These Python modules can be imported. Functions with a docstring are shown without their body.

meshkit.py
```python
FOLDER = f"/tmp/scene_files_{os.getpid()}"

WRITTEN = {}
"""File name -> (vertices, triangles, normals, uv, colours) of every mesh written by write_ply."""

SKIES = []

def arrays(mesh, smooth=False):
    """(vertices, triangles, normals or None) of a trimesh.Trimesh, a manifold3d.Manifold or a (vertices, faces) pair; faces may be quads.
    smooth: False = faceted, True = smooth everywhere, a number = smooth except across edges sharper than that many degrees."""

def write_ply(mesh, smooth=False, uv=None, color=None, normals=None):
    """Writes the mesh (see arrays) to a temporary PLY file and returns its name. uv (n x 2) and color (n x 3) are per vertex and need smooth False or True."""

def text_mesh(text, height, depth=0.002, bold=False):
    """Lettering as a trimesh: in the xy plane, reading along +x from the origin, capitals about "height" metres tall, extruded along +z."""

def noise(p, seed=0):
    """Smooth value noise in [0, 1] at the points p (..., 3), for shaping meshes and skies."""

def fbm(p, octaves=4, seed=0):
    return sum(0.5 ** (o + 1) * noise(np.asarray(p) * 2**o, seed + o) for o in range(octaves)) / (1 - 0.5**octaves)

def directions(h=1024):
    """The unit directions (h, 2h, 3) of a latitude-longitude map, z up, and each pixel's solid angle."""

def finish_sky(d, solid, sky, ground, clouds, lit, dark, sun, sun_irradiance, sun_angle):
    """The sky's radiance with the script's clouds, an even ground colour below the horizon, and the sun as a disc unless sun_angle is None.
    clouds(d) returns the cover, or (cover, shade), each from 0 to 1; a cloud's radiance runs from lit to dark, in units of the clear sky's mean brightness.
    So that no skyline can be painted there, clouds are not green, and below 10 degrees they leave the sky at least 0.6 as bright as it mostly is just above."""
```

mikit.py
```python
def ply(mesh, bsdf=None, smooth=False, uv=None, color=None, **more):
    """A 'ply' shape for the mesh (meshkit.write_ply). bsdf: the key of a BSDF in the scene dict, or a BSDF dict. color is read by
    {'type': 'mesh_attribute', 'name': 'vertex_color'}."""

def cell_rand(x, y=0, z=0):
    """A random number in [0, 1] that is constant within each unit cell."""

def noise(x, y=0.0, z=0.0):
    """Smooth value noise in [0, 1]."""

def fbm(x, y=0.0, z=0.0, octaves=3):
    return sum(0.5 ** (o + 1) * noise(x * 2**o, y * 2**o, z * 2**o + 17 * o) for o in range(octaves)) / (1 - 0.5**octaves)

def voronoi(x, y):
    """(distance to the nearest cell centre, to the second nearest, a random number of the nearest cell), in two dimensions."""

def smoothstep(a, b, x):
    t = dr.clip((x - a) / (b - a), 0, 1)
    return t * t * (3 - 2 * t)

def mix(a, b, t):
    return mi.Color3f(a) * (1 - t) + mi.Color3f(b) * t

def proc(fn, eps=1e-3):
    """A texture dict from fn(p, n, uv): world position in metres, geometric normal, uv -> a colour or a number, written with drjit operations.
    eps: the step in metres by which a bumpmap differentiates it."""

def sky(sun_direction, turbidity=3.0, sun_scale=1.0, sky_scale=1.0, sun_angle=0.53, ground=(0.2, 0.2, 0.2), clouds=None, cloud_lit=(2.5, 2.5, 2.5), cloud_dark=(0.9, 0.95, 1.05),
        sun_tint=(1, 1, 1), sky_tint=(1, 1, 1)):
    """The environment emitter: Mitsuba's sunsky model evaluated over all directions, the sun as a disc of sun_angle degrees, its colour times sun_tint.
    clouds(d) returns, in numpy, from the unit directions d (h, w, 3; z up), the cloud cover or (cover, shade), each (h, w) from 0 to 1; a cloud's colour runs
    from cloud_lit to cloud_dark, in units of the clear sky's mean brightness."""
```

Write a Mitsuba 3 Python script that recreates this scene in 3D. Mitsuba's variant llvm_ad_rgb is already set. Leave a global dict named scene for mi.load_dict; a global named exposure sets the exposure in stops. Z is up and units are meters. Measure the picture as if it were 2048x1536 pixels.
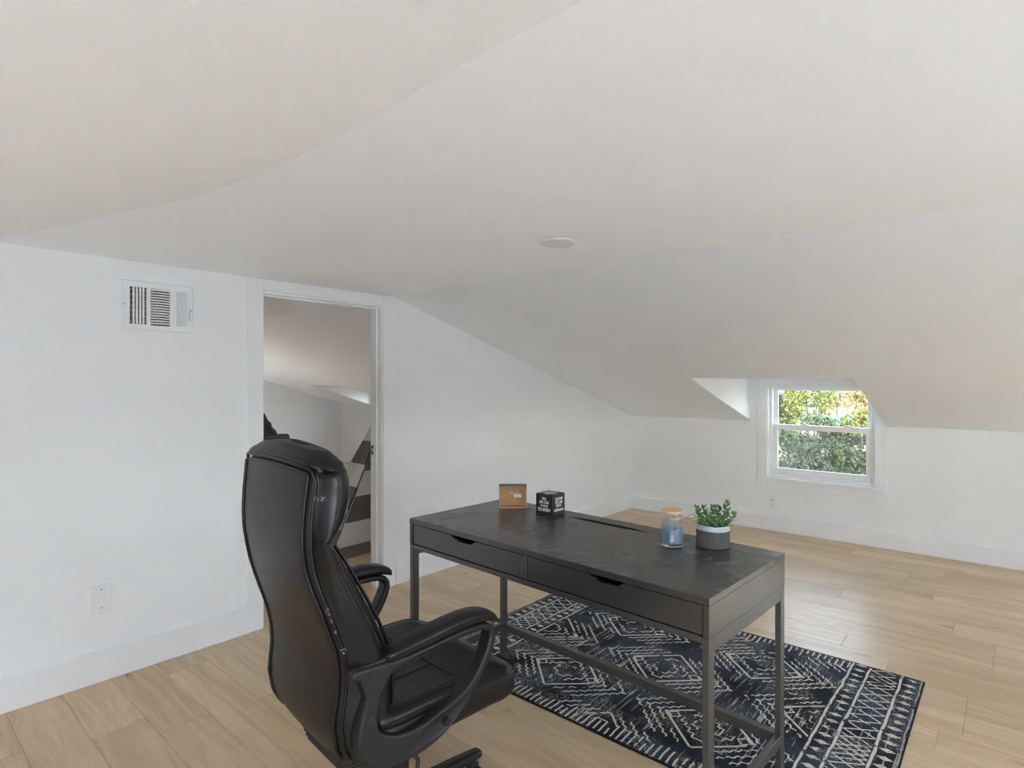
import math, random
import numpy as np, trimesh, mitsuba as mi, drjit as dr
import mapbox_earcut as earcut
import shapely.geometry as sg
from shapely.ops import unary_union
from scipy.spatial import ConvexHull
import mikit, meshkit
from mikit import noise, fbm, voronoi, cell_rand, smoothstep, mix

T = mi.ScalarTransform4f
scene, labels = {}, {}
rng = np.random.default_rng(7)
random.seed(7)

# ------------------------------------------------------------------ camera, sky, exposure
F, TH, Y0, H = 1154.33, 0.71634, 770.96, 1.3384       # focal length in pixels, heading, horizon row, eye height
fwd = np.array([math.cos(TH), math.sin(TH), 0])
scene['camera'] = {
    'type': 'perspective', 'fov_axis': 'x', 'fov': 2 * math.degrees(math.atan(1024 / F)),
    'principal_point_offset_y': (Y0 - 768) / 1536,
    'near_clip': 0.02, 'far_clip': 500,
    'to_world': T().look_at(origin=[0, 0, H], target=[fwd[0], fwd[1], H], up=[0, 0, 1])}
exposure = 2.47
FILL_A, FILL_B, FILL_C = 1.9, 8.6, 5.2                                  # radiance of the added fill lights, all out of view


def clouds(d):
    c = meshkit.fbm(d * [3, 3, 6], 4, 3)
    return np.clip((c - 0.42) * 5, 0, 1), np.clip((c - 0.6) * 2, 0, 0.6)


scene['sky'] = mikit.sky([-1.85, -1.5, 1.03], turbidity=3.0, sun_scale=6.5, sky_scale=15.0, ground=(0.22, 0.2, 0.17),
                         clouds=clouds, cloud_lit=(1.8, 1.88, 1.98), cloud_dark=(1.2, 1.24, 1.32), sun_tint=(0.60, 1.0, 1.95), sky_tint=(1.0, 1.0, 0.95))


# ------------------------------------------------------------------ helpers
def num(key):
    k, i = key, 0
    used = scene.keys() | labels.keys()
    while k in used or any(u.startswith(k + '__') for u in used):
        i += 1
        k = f'{key}_{i:03d}'
    return k


def thing(name, label, cat, group=None):
    k = num(name)
    labels[k] = {'label': label, 'category': cat}
    if group:
        labels[k]['group'] = group
    return k


def struct(name):
    k = num(name)
    labels[k] = {'kind': 'structure'}
    return k


def put(name, mesh, mat, parent=None, smooth=False, uv=None, label=None, kind=None, to=None, **more):
    k = name if parent is None else num(parent + '__' + name)
    scene[k] = mikit.ply(mesh, mat, smooth=smooth, uv=uv, **more)
    if to is not None:
        scene[k]['to_world'] = T(to)
    if label or kind:
        labels.setdefault(k, {})
        if label:
            labels[k]['label'] = label
        if kind:
            labels[k]['kind'] = kind
    return k


def tm(v, f):
    v = np.asarray(v, float)
    f = np.asarray(f, int)
    if f.shape[1] == 4:
        f = np.vstack([f[:, [0, 1, 2]], f[:, [0, 2, 3]]])
    return trimesh.Trimesh(v, f, process=False)


def cat(*ms):
    vs, fs, o = [], [], 0
    for m in ms:
        vs.append(np.asarray(m.vertices))
        fs.append(np.asarray(m.faces) + o)
        o += len(m.vertices)
    return tm(np.vstack(vs), np.vstack(fs))


def moved(m, R=None, t=(0, 0, 0)):
    v = np.asarray(m.vertices)
    return tm((v if R is None else v @ np.asarray(R).T) + np.asarray(t), m.faces)


def rotz(a):
    c, s = math.cos(a), math.sin(a)
    return np.array([[c, -s, 0], [s, c, 0], [0, 0, 1.0]])


def mat4(R, t):
    m = np.eye(4)
    m[:3, :3] = R
    m[:3, 3] = t
    return m


def hull(p):
    p = np.asarray(p, float)
    h = ConvexHull(p)
    f = h.simplices.copy()
    c = p[h.vertices].mean(0)
    a, b, d = p[f[:, 0]], p[f[:, 1]], p[f[:, 2]]
    bad = np.einsum('ij,ij->i', np.cross(b - a, d - a), a - c) < 0
    f[bad] = f[bad][:, ::-1]
    return tm(p, f)


def box(x0, x1, y0, y1, z0, z1, c=0.0):
    """box with edges chamfered by c"""
    x0, x1 = sorted((x0, x1)); y0, y1 = sorted((y0, y1)); z0, z1 = sorted((z0, z1))
    if c <= 0:
        v = [[x, y, z] for x in (x0, x1) for y in (y0, y1) for z in (z0, z1)]
        return tm(v, [[0, 1, 3, 2], [4, 6, 7, 5], [0, 4, 5, 1], [2, 3, 7, 6], [0, 2, 6, 4], [1, 5, 7, 3]])
    p = []
    for sx in (0, 1):
        for sy in (0, 1):
            for sz in (0, 1):
                X, Y, Z = (x0, x1)[sx], (y0, y1)[sy], (z0, z1)[sz]
                dx, dy, dz = (c, -c)[sx], (c, -c)[sy], (c, -c)[sz]
                p += [[X, Y + dy, Z + dz], [X + dx, Y, Z + dz], [X + dx, Y + dy, Z]]
    return hull(p)


def rbox(x0, x1, y0, y1, z0, z1, r, n=3):
    """box with rounded edges"""
    a = np.linspace(0, math.pi / 2, n + 1)
    p = []
    for sx in (-1, 1):
        for sy in (-1, 1):
            for sz in (-1, 1):
                C = [x0 + r if sx < 0 else x1 - r, y0 + r if sy < 0 else y1 - r, z0 + r if sz < 0 else z1 - r]
                for t in a:
                    for u in a:
                        p.append([C[0] + sx * r * math.cos(t) * math.cos(u), C[1] + sy * r * math.sin(t) * math.cos(u), C[2] + sz * r * math.sin(u)])
    return hull(np.unique(np.round(p, 6), axis=0))


AX = {'x': lambda a, b, t: (t, a, b), 'y': lambda a, b, t: (a, t, b), 'z': lambda a, b, t: (a, b, t)}


def rings_of(poly):
    poly = sg.polygon.orient(poly, 1.0)
    return [np.array(r.coords)[:-1] for r in [poly.exterior, *poly.interiors]]


def inset(r, d):
    """the closed loop r moved inwards (to its left) by d, vertex for vertex"""
    e = np.roll(r, -1, 0) - r
    e /= np.linalg.norm(e, axis=1, keepdims=True) + 1e-12
    n = np.stack([-e[:, 1], e[:, 0]], 1)
    m = n + np.roll(n, 1, 0)
    m /= np.maximum(np.linalg.norm(m, axis=1, keepdims=True), 1e-9)
    return r + d * m / np.maximum((m * n).sum(1, keepdims=True), 0.4)


def extrude(poly, axis, t0, t1, r=0.0, n=3):
    """a shapely polygon (or several) extruded along an axis, with edges rounded by r (n steps; n=1 is a chamfer)"""
    out = []
    for g in getattr(poly, 'geoms', [poly]):
        rs = rings_of(g)
        lv = [(0, t0), (0, t1)]
        if r > 0:
            a = np.linspace(0, math.pi / 2, n + 1)
            lv = [(r * (1 - math.sin(t)), t0 + r * (1 - math.cos(t))) for t in a] + [(r * (1 - math.cos(t)), t1 - r * (1 - math.sin(t))) for t in a]
        N = sum(map(len, rs))
        V = [np.column_stack([np.vstack([inset(q, d) for q in rs]), np.full(N, z)]) for d, z in lv]
        Fs = []
        for k in range(len(lv) - 1):
            o = 0
            for q in rs:
                i = np.arange(len(q))
                j = (i + 1) % len(q)
                A, B = k * N + o, (k + 1) * N + o
                Fs += [np.stack([A + i, A + j, B + j], 1), np.stack([A + i, B + j, B + i], 1)]
                o += len(q)
        ends = np.cumsum([len(q) for q in rs]).astype(np.uint32)
        for lev, rev in ((0, True), (len(lv) - 1, False)):
            t = earcut.triangulate_float64(np.ascontiguousarray(V[lev][:, :2]), ends).reshape(-1, 3).astype(int)
            a, b, c = (V[lev][t[:, q], :2] for q in range(3))
            neg = ((b - a)[:, 0] * (c - a)[:, 1] - (b - a)[:, 1] * (c - a)[:, 0]) < 0
            t[neg] = t[neg][:, ::-1]
            Fs.append((t[:, ::-1] if rev else t) + lev * N)
        v = np.vstack(V)
        v = np.stack(AX[axis](v[:, 0], v[:, 1], v[:, 2]), 1)
        f = np.vstack(Fs)
        out.append(tm(v, f[:, ::-1] if axis == 'y' else f))
    return cat(*out)


def loft(rings, caps=True):
    n = len(rings[0])
    v = [np.asarray(r, float) for r in rings]
    f = []
    i = np.arange(n)
    j = (i + 1) % n
    for k in range(len(v) - 1):
        A, B = k * n, (k + 1) * n
        f += [np.stack([A + i, A + j, B + j], 1), np.stack([A + i, B + j, B + i], 1)]
    o = n * len(v)
    if caps:
        v += [v[0].mean(0)[None], v[-1].mean(0)[None]]
        f += [np.stack([j, i, i * 0 + o], 1), np.stack([o - n + i, o - n + j, i * 0 + o + 1], 1)]
    m = tm(np.vstack(v), np.vstack(f))
    return m if m.volume >= 0 else tm(m.vertices, m.faces[:, ::-1])


def smooth_path(pts, n):
    """Catmull-Rom through pts, n samples"""
    p = np.asarray(pts, float)
    p = np.vstack([2 * p[0] - p[1], p, 2 * p[-1] - p[-2]])
    t = np.linspace(0, len(p) - 3 - 1e-9, n)
    i = t.astype(int)
    u = (t - i)[:, None]
    a, b, c, d = p[i], p[i + 1], p[i + 2], p[i + 3]
    return 0.5 * (2 * b + (c - a) * u + (2 * a - 5 * b + 4 * c - d) * u**2 + (3 * b - a - 3 * c + d) * u**3)


def tube(pts, r, sides=8, up=None, ry=None):
    """swept tube; r may vary per point; ry = second radius (along up)"""
    p = np.asarray(pts, float)
    r = np.broadcast_to(np.asarray(r, float), (len(p),))
    ry = r if ry is None else np.broadcast_to(np.asarray(ry, float), (len(p),))
    t = np.gradient(p, axis=0)
    t /= np.linalg.norm(t, axis=1, keepdims=True) + 1e-12
    u = np.array(up if up is not None else ([0, 0, 1] if abs(t[0][2]) < 0.9 else [1, 0, 0]), float)
    rings = []
    a = np.arange(sides) * 2 * math.pi / sides
    for k in range(len(p)):
        b = u - t[k] * (u @ t[k])
        b /= np.linalg.norm(b) + 1e-12
        if up is None:
            u = b
        s = np.cross(t[k], b)
        rings.append(p[k] + np.cos(a)[:, None] * s * r[k] + np.sin(a)[:, None] * b * ry[k])
    return loft(rings)


def lathe(prof, n=48, center=(0, 0, 0)):
    """(r, z) profile turned about z; a closed solid when it starts and ends at r = 0"""
    a = np.arange(n) * 2 * math.pi / n
    rings = [np.stack([r * np.cos(a), r * np.sin(a), np.full(n, z)], 1) for r, z in prof]
    m = loft(rings, caps=False)
    v = np.asarray(m.vertices) + np.asarray(center)
    f = np.asarray(m.faces)
    A = np.linalg.norm(np.cross(v[f[:, 1]] - v[f[:, 0]], v[f[:, 2]] - v[f[:, 0]]), axis=1)
    return tm(v, f[A > 1e-12])


def cyl(c, r, h, axis='z', n=24, ch=0.0):
    q = sg.Point(0, 0).buffer(r, n // 4)
    m = extrude(q, axis, 0, h, ch, 2)
    return moved(m, t=c)


def rrect(x0, x1, y0, y1, r=0.0, n=4):
    b = sg.box(min(x0, x1), min(y0, y1), max(x0, x1), max(y0, y1))
    return b.buffer(-r).buffer(r, n) if r else b


# ------------------------------------------------------------------ materials
def mat(key, **p):
    scene[key] = {'type': 'twosided', 'bsdf': {'type': 'principled', **p}}


def rgb(*c):
    return {'type': 'rgb', 'value': list(c)}


def bumped(key, fn, scale, eps=1e-3, **p):
    scene[key] = {'type': 'twosided', 'bsdf': {'type': 'bumpmap', 'arbitrary': mikit.proc(fn, eps), 'scale': scale, 'bsdf': {'type': 'principled', **p}}}


def orange_peel(p, n, uv):
    k = 150.0
    return fbm(p.x * k, p.y * k, p.z * k, 2)


bumped('wall_paint', orange_peel, 0.0011, 1.5e-3, base_color=rgb(0.786, 0.813, 0.838), roughness=0.6, specular=0.3)
mat('trim_paint', base_color=rgb(0.80, 0.824, 0.846), roughness=0.34, specular=0.4)
mat('vinyl', base_color=rgb(0.81, 0.834, 0.856), roughness=0.3, specular=0.4)
mat('plate_white', base_color=rgb(0.79, 0.814, 0.836), roughness=0.3, specular=0.45)
mat('disc_white', base_color=rgb(0.62, 0.62, 0.64), roughness=0.45)
mat('screw_metal', base_color=rgb(0.30, 0.30, 0.30), roughness=0.35, metallic=0.8)
mat('dark_void', base_color=rgb(0.012, 0.012, 0.012), roughness=0.9)
mat('black_metal', base_color=rgb(0.012, 0.012, 0.012), roughness=0.4)
scene['pane_glass'] = {'type': 'thindielectric'}


def oak(p, n, uv):
    # uv: along the plank (metres, with an offset that differs per plank), across it
    a, b = uv.x, uv.y
    pl = dr.floor(b / 10.0)                                   # the plank's own number hides in the offset
    tone = cell_rand(pl, 3, 1)
    warp = fbm(a * 1.3, b * 7.0, pl, 3)
    g = fbm(a * 3.0, b * 60 + warp * 9.0, pl, 4)              # growth rings drawn out along the plank
    fine = fbm(a * 22.0, b * 420.0, 3.0, 2)
    cloud = fbm(a * 1.6, b * 9.0, pl + 5.0, 2)
    c = mix((0.54, 0.395, 0.245), (0.44, 0.31, 0.178), smoothstep(0.35, 0.68, g) * 0.7 + 0.12 * (fine - 0.5))
    c = mix(c, (0.57, 0.43, 0.285), smoothstep(0.45, 0.75, cloud) * 0.55)
    c = mix(c, (0.46, 0.32, 0.180), smoothstep(0.55, 0.3, cloud) * 0.4)
    c = c * (0.94 + 0.11 * tone)
    c = c * (0.93 + 0.14 * fine)
    d, _, w = voronoi(a * 1.15 + pl * 3.1, b * 4.2 + 0.7)     # knots and small cracks
    kx = smoothstep(0.085, 0.0, d) * dr.select(w > 0.62, 1.0, 0.0)
    crack = smoothstep(0.62, 0.8, fbm(a * 26, b * 150, 8.0, 2))
    return mix(c, (0.17, 0.095, 0.05), dr.clip(kx * (0.35 + crack), 0, 0.85))


def oak_rough(p, n, uv):
    return 0.26 + 0.14 * fbm(uv.x * 6, uv.y * 90, 2.0, 2)


scene['oak_plank'] = {'type': 'twosided', 'bsdf': {'type': 'principled', 'base_color': mikit.proc(oak), 'roughness': mikit.proc(oak_rough), 'specular': 0.6}}

# ------------------------------------------------------------------ the room
YW, XW = 3.094, 5.488                # faces of the wall with the door and of the wall with the window
WT = 0.11                            # partition thickness
YR, YF, XB = -2.0, 8.62, -2.4        # gable behind the right edge, the next room's far wall, the low wall behind
ZC, ZK = 1.904, 0.985                # flat ceiling, top of the low wall
XS = 2.36                            # the flat ceiling ends here
SL = (ZC - ZK) / (XW - XS)
DY0, DY1, DZ = 0.775, 1.84, 1.372    # dormer recess: sides and ceiling
D2Y0, D2Y1, D2Z = 6.93, 7.76, 1.30   # the next room's dormer
D3Y0, D3Y1 = -1.42, -0.345           # a second dormer just outside the right edge
slope_z = lambda x: ZC - SL * (x - XS)
slope_x = lambda z: XS + (ZC - z) / SL

# floor: planks along y, rows across x
floor = struct('floor')
put('subfloor', box(XB - .1, XW + .2, YR - .1, YF + .1, -0.16, -0.0135), 'dark_void', floor)
PW, PL = 0.181, 1.22
row0 = 0.597 - 0.181 * 17
rows = int((XW - row0) / PW) + 1
pn = 0
for r in range(rows):
    x0, x1 = max(row0 + r * PW, XB), min(row0 + (r + 1) * PW, XW)
    if x1 - x0 < 0.01:
        continue
    off = {17: 2.61, 18: 2.46 + .0}.get(r, random.random() * PL)
    if 29 <= r <= 30:
        off = 0.15
    y = YR - PL + (off - YR) % PL
    while y < YF:
        a, b = max(y, YR), min(y + PL, YF)
        if b - a > 0.01 and not (x1 < 0.2 and (b < -0.1 or a > YW)):
            g, c = 0.0004, 0.0011
            v = np.array([[x0 + g, a + g, -.013], [x1 - g, a + g, -.013], [x1 - g, b - g, -.013], [x0 + g, b - g, -.013],
                          [x0 + g, a + g, -c], [x1 - g, a + g, -c], [x1 - g, b - g, -c], [x0 + g, b - g, -c],
                          [x0 + g + c, a + g + c, 0], [x1 - g - c, a + g + c, 0], [x1 - g - c, b - g - c, 0], [x0 + g + c, b - g - c, 0]])
            f = [[8, 9, 10, 11], [0, 3, 2, 1]]
            for lo, hi in ((0, 4), (4, 8)):
                f += [[lo + k, lo + (k + 1) % 4, hi + (k + 1) % 4, hi + k] for k in range(4)]
            pn += 1
            uv = np.stack([v[:, 1] + 3.7 * pn, v[:, 0] - x0 + 1.0 + 10.0 * pn], 1)
            put('plank', tm(v, f), 'oak_plank', floor, uv=uv)
        y += PL

# wall with the door
DX0, DX1, DH = 1.487, 2.264, 1.826
prof = [(XB, 0), (XW, 0), (XW, ZK), (XS, ZC), (0.35, ZC), (XB, 1.0)]
wall_l = sg.Polygon(prof).buffer(0.03).intersection(sg.box(XB - .1, 0, XW + .1, 3))
wall_l = wall_l.difference(sg.box(DX0 - .02, -1, DX1 + .02, DH + .02)).difference(sg.box(.846, 1.606, 1.102, 1.790))
put('wall_left', extrude(wall_l, 'y', YW, YW + WT), 'wall_paint')
labels['wall_left'] = {'kind': 'structure'}
# gable wall behind the right edge of the frame, with its window
G2 = (0.75, 2.35, 0.84, 1.325)
put('wall_right', extrude(sg.Polygon(prof).buffer(0.05).difference(sg.box(G2[0], G2[2], G2[1], G2[3])), 'y', YR - .14, YR), 'wall_paint')
labels['wall_right'] = {'kind': 'structure'}
put('wall_far', extrude(sg.Polygon(prof).buffer(0.05), 'y', YF, YF + .12), 'wall_paint')
labels['wall_far'] = {'kind': 'structure'}
put('wall_back', box(XB - .12, XB, YR - .14, YF + .12, -.02, 1.06), 'wall_paint')
labels['wall_back'] = {'kind': 'structure'}
# wall with the dormer windows: low wall plus the dormer fronts
W1 = (0.853, 1.700, 0.478, 1.318)    # window opening y0 y1 z0 z1
W2 = (D2Y0 + .1, D2Y1 - .1, 0.5, 1.22)
wall_w = unary_union([sg.box(YR - .14, -.02, YF + .12, ZK + .03), sg.box(DY0 - .02, 0, DY1 + .02, DZ + .03), sg.box(D2Y0 - .02, 0, D2Y1 + .02, D2Z + .03), sg.box(D3Y0 - .02, 0, D3Y1 + .02, DZ + .03)])
W3 = (D3Y0 + .08, D3Y1 - .08, .478, 1.318)
for w in (W1, W2, W3):
    wall_w = wall_w.difference(sg.box(w[0], w[2], w[1], w[3]))
put('wall_window', extrude(wall_w, 'x', XW, XW + .14), 'wall_paint')
labels['wall_window'] = {'kind': 'structure'}

# ceiling
ceiling = struct('ceiling')
ys = np.unique(np.r_[YR - .14, np.linspace(-2, 3.094, 60), np.linspace(3.2, YF + .12, 12)])
crease_y = np.array([-3, 0.47, 0.69, 0.919, 1.351, 1.75, 1.984, 2.225, 2.703, 3.015, 3.2, 9])
crease_x = np.array([.715, .714, .712, .728, .742, .712, .671, .601, .476, .391, .36, .36])
cx = np.interp(ys, crease_y, crease_x)
cx = np.convolve(np.pad(cx, 2, mode='edge'), [.1, .2, .4, .2, .1], 'valid')
lowz = ZC - SL * (cx.mean() - XB)
bot = [np.stack([np.full_like(ys, XB - .12), ys, np.full_like(ys, lowz - .12 * SL)], 1), np.stack([cx, ys, np.full_like(ys, ZC)], 1)]


def slab(a, b, th=0.12):
    n = len(a)
    up = np.array([0, 0, th])
    v = np.vstack([a, b, a + up, b + up])
    i = np.arange(n - 1)
    q = [np.stack([i, i + 1, n + i + 1, n + i], 1), np.stack([2 * n + i, 3 * n + i, 3 * n + i + 1, 2 * n + i + 1], 1),
         np.stack([i, 2 * n + i, 2 * n + i + 1, i + 1], 1), np.stack([n + i, n + i + 1, 3 * n + i + 1, 3 * n + i], 1)]
    e = n - 1
    q += [np.array([[0, n, 3 * n, 2 * n]]), np.array([[e, 2 * n + e, 3 * n + e, n + e]])]
    return tm(v, np.vstack(q))


put('slope', slab(bot[0], bot[1]), 'wall_paint', ceiling, smooth=25)
put('flat', slab(bot[1], np.stack([np.full_like(ys, XS), ys, np.full_like(ys, ZC)], 1)), 'wall_paint', ceiling, smooth=25)
# window-side slope with the dormer openings: polygon in (distance down the slope, y)
ca = math.atan(SL)
sd = lambda x: (x - XS) / math.cos(ca)
sl = sg.box(0, YR - .14, sd(XW + .25), YF + .12)
sl = sl.difference(sg.Polygon([(sd(slope_x(DZ)), DY0), (sd(slope_x(DZ)), DY1 + .022), (sd(XW), DY1 - .005), (sd(XW + .4), DY1), (sd(XW + .4), DY0)]))
sl = sl.difference(sg.box(sd(slope_x(D2Z)), D2Y0, sd(XW + .4), D2Y1))
sl = sl.difference(sg.box(sd(slope_x(DZ)), D3Y0, sd(XW + .4), D3Y1))
m = extrude(sl, 'z', 0, 0.12)
Rs = np.array([[math.cos(ca), 0, math.sin(ca)], [0, 1, 0], [-math.sin(ca), 0, math.cos(ca)]])
put('slope', moved(m, Rs, (XS, 0, ZC)), 'wall_paint', ceiling)
for (y0, y1, z, nm) in ((DY0, DY1 + .01, DZ, 'a'), (D2Y0, D2Y1, D2Z, 'b'), (D3Y0, D3Y1, DZ, 'c')):
    xt = slope_x(z)
    put('dormer_soffit', box(xt + .01, XW + .3, y0 - .06, y1 + .06, z, z + .06), 'wall_paint', ceiling)
    for (c0, c1) in ((y0 - .06, y0), (y1, y1 + .06)):
        tri = sg.Polygon([(xt - .02, z + .03), (xt + .04, z - .01), (XW + .05, ZK - .02), (XW + .05, z + .03)])
        put('dormer_cheek', extrude(tri, 'y', c0, c1), 'wall_paint', ceiling)


# baseboards
def baseboard(key, axis, face, a, b, side, z1=0.138):
    """a board with an eased top edge; face = wall face, side = the way it stands out"""
    t = 0.015
    p = sg.Polygon([(face, 0.001), (face + side * t, 0.001), (face + side * t, z1 - .006), (face + side * (t - .004), z1), (face, z1)])
    m = extrude(p, 'y', a, b) if axis == 'y' else None
    if axis == 'x':                                           # runs along x
        m = extrude(p, 'x', a, b)
        # extrude along x reads the polygon as (y, z)
    return m


m1 = baseboard('b', 'x', YW, XB, 1.391, -1)
m2 = baseboard('b', 'x', YW, 2.372, XW, -1)
put('baseboard_left', m1, 'trim_paint', 'baseboard_left')
put('board', m2, 'trim_paint', 'baseboard_left') if False else None
scene['baseboard_left'] = scene.pop('baseboard_left__baseboard_left')
labels['baseboard_left'] = {'kind': 'structure'}
put('baseboard_left_001', m2, 'trim_paint')
labels['baseboard_left_001'] = {'kind': 'structure'}
put('baseboard_window', baseboard('b', 'y', XW, YR, YW - .015, -1), 'trim_paint')
labels['baseboard_window'] = {'kind': 'structure'}
put('baseboard_window_001', baseboard('b', 'y', XW, YW + WT, YF, -1), 'trim_paint')
labels['baseboard_window_001'] = {'kind': 'structure'}
put('baseboard_far', baseboard('b', 'x', YF, XB, XW - .015, -1), 'trim_paint')
labels['baseboard_far'] = {'kind': 'structure'}

# added fill lights shaped as globe lamps, unseen, only there to brighten the rooms
mat('lamp_metal', base_color=rgb(0.25, 0.25, 0.25), roughness=0.35, metallic=0.9)
mat('paper_shade', base_color=rgb(0.85, 0.85, 0.83), roughness=0.8)


def add_fill_lamp(x, y, z, r, power, label, tint=(0.91, 1.0, 1.13)):
    t = thing('floor_lamp', label, 'floor lamp')
    put('base', lathe([(0, 0), (.13, 0), (.13, .012), (.02, .03), (0, .03)], 40, (x, y, 0)), 'lamp_metal', t, smooth=30)
    put('pole', cyl((x, y, .02), .010, z - r - .01, n=16), 'lamp_metal', t, smooth=30)
    a = np.linspace(-math.pi / 2, math.pi / 2, 17)
    k = put('paper_globe', lathe([(max(r * math.cos(q), 0), r * math.sin(q)) for q in a], 32, (x, y, z)), 'paper_shade', t, smooth=True)
    scene[k]['emitter'] = {'type': 'area', 'radiance': {'type': 'rgb', 'value': [power * q for q in tint]}}  # the globe glows as an invented fill source


add_fill_lamp(1.30, -1.35, 1.02, .22, FILL_A, 'added fill light, a white globe on a pole near the gable window')
add_fill_lamp(-1.0, -0.75, 0.88, .22, FILL_B, 'added fill light, a white globe on a pole under the low back slope')
add_fill_lamp(2.0, 7.35, 0.46, .22, FILL_C, 'added fill light, a white globe on a pole in the next room', (0.96, 1.0, 1.05))  # added out of sight to lift the next room

# ------------------------------------------------------------------ door frame
door = struct('door_1')
T1 = 0.014
# casings on this side (flat boards), head casing cut to the ceiling
put('casing', box(1.391, 1.481, YW - T1, YW, 0.001, ZC - .001, .0015), 'trim_paint', door)
put('casing', box(2.270, 2.370, YW - T1, YW, 0.001, ZC - .001, .0015), 'trim_paint', door)
put('casing', box(1.4815, 2.2695, YW - T1, YW, 1.838, ZC - .001, .0015), 'trim_paint', door)
for a, b in ((1.39, 1.481), (2.27, 2.37)):
    put('casing', box(a, b, YW + WT, YW + WT + T1, 0.001, ZC - .001, .0015), 'trim_paint', door)
put('casing', box(1.4815, 2.2695, YW + WT, YW + WT + T1, 1.838, ZC - .001, .0015), 'trim_paint', door)
# jambs with a stop
put('jamb', box(DX0 - .019, DX0, YW - .001, YW + WT + .001, 0.001, DH, .001), 'trim_paint', door)
put('jamb', box(DX1, DX1 + .019, YW - .001, YW + WT + .001, 0.001, DH, .001), 'trim_paint', door)
put('jamb', box(DX0 - .019, DX1 + .019, YW - .001, YW + WT + .001, DH, DH + .019, .001), 'trim_paint', door)
put('stop', box(DX0, DX0 + .011, YW + .038, YW + .072, 0.001, DH, .002), 'trim_paint', door)
put('stop', box(DX1 - .011, DX1, YW + .038, YW + .072, 0.001, DH, .002), 'trim_paint', door)
put('stop', box(DX0 + .011, DX1 - .011, YW + .038, YW + .072, DH - .011, DH, .002), 'trim_paint', door)
sp = sg.box(YW + .074, 0.865, YW + .104, 0.925).difference(sg.box(YW + .083, .882, YW + .097, .908))
put('strike_plate', extrude(sp, 'x', DX1 - .0018, DX1 + .0005), 'black_metal', door, label='black strike plate')

# ------------------------------------------------------------------ dormer window
win = struct('window_1')
y0, y1, z0, z1 = W1
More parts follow.
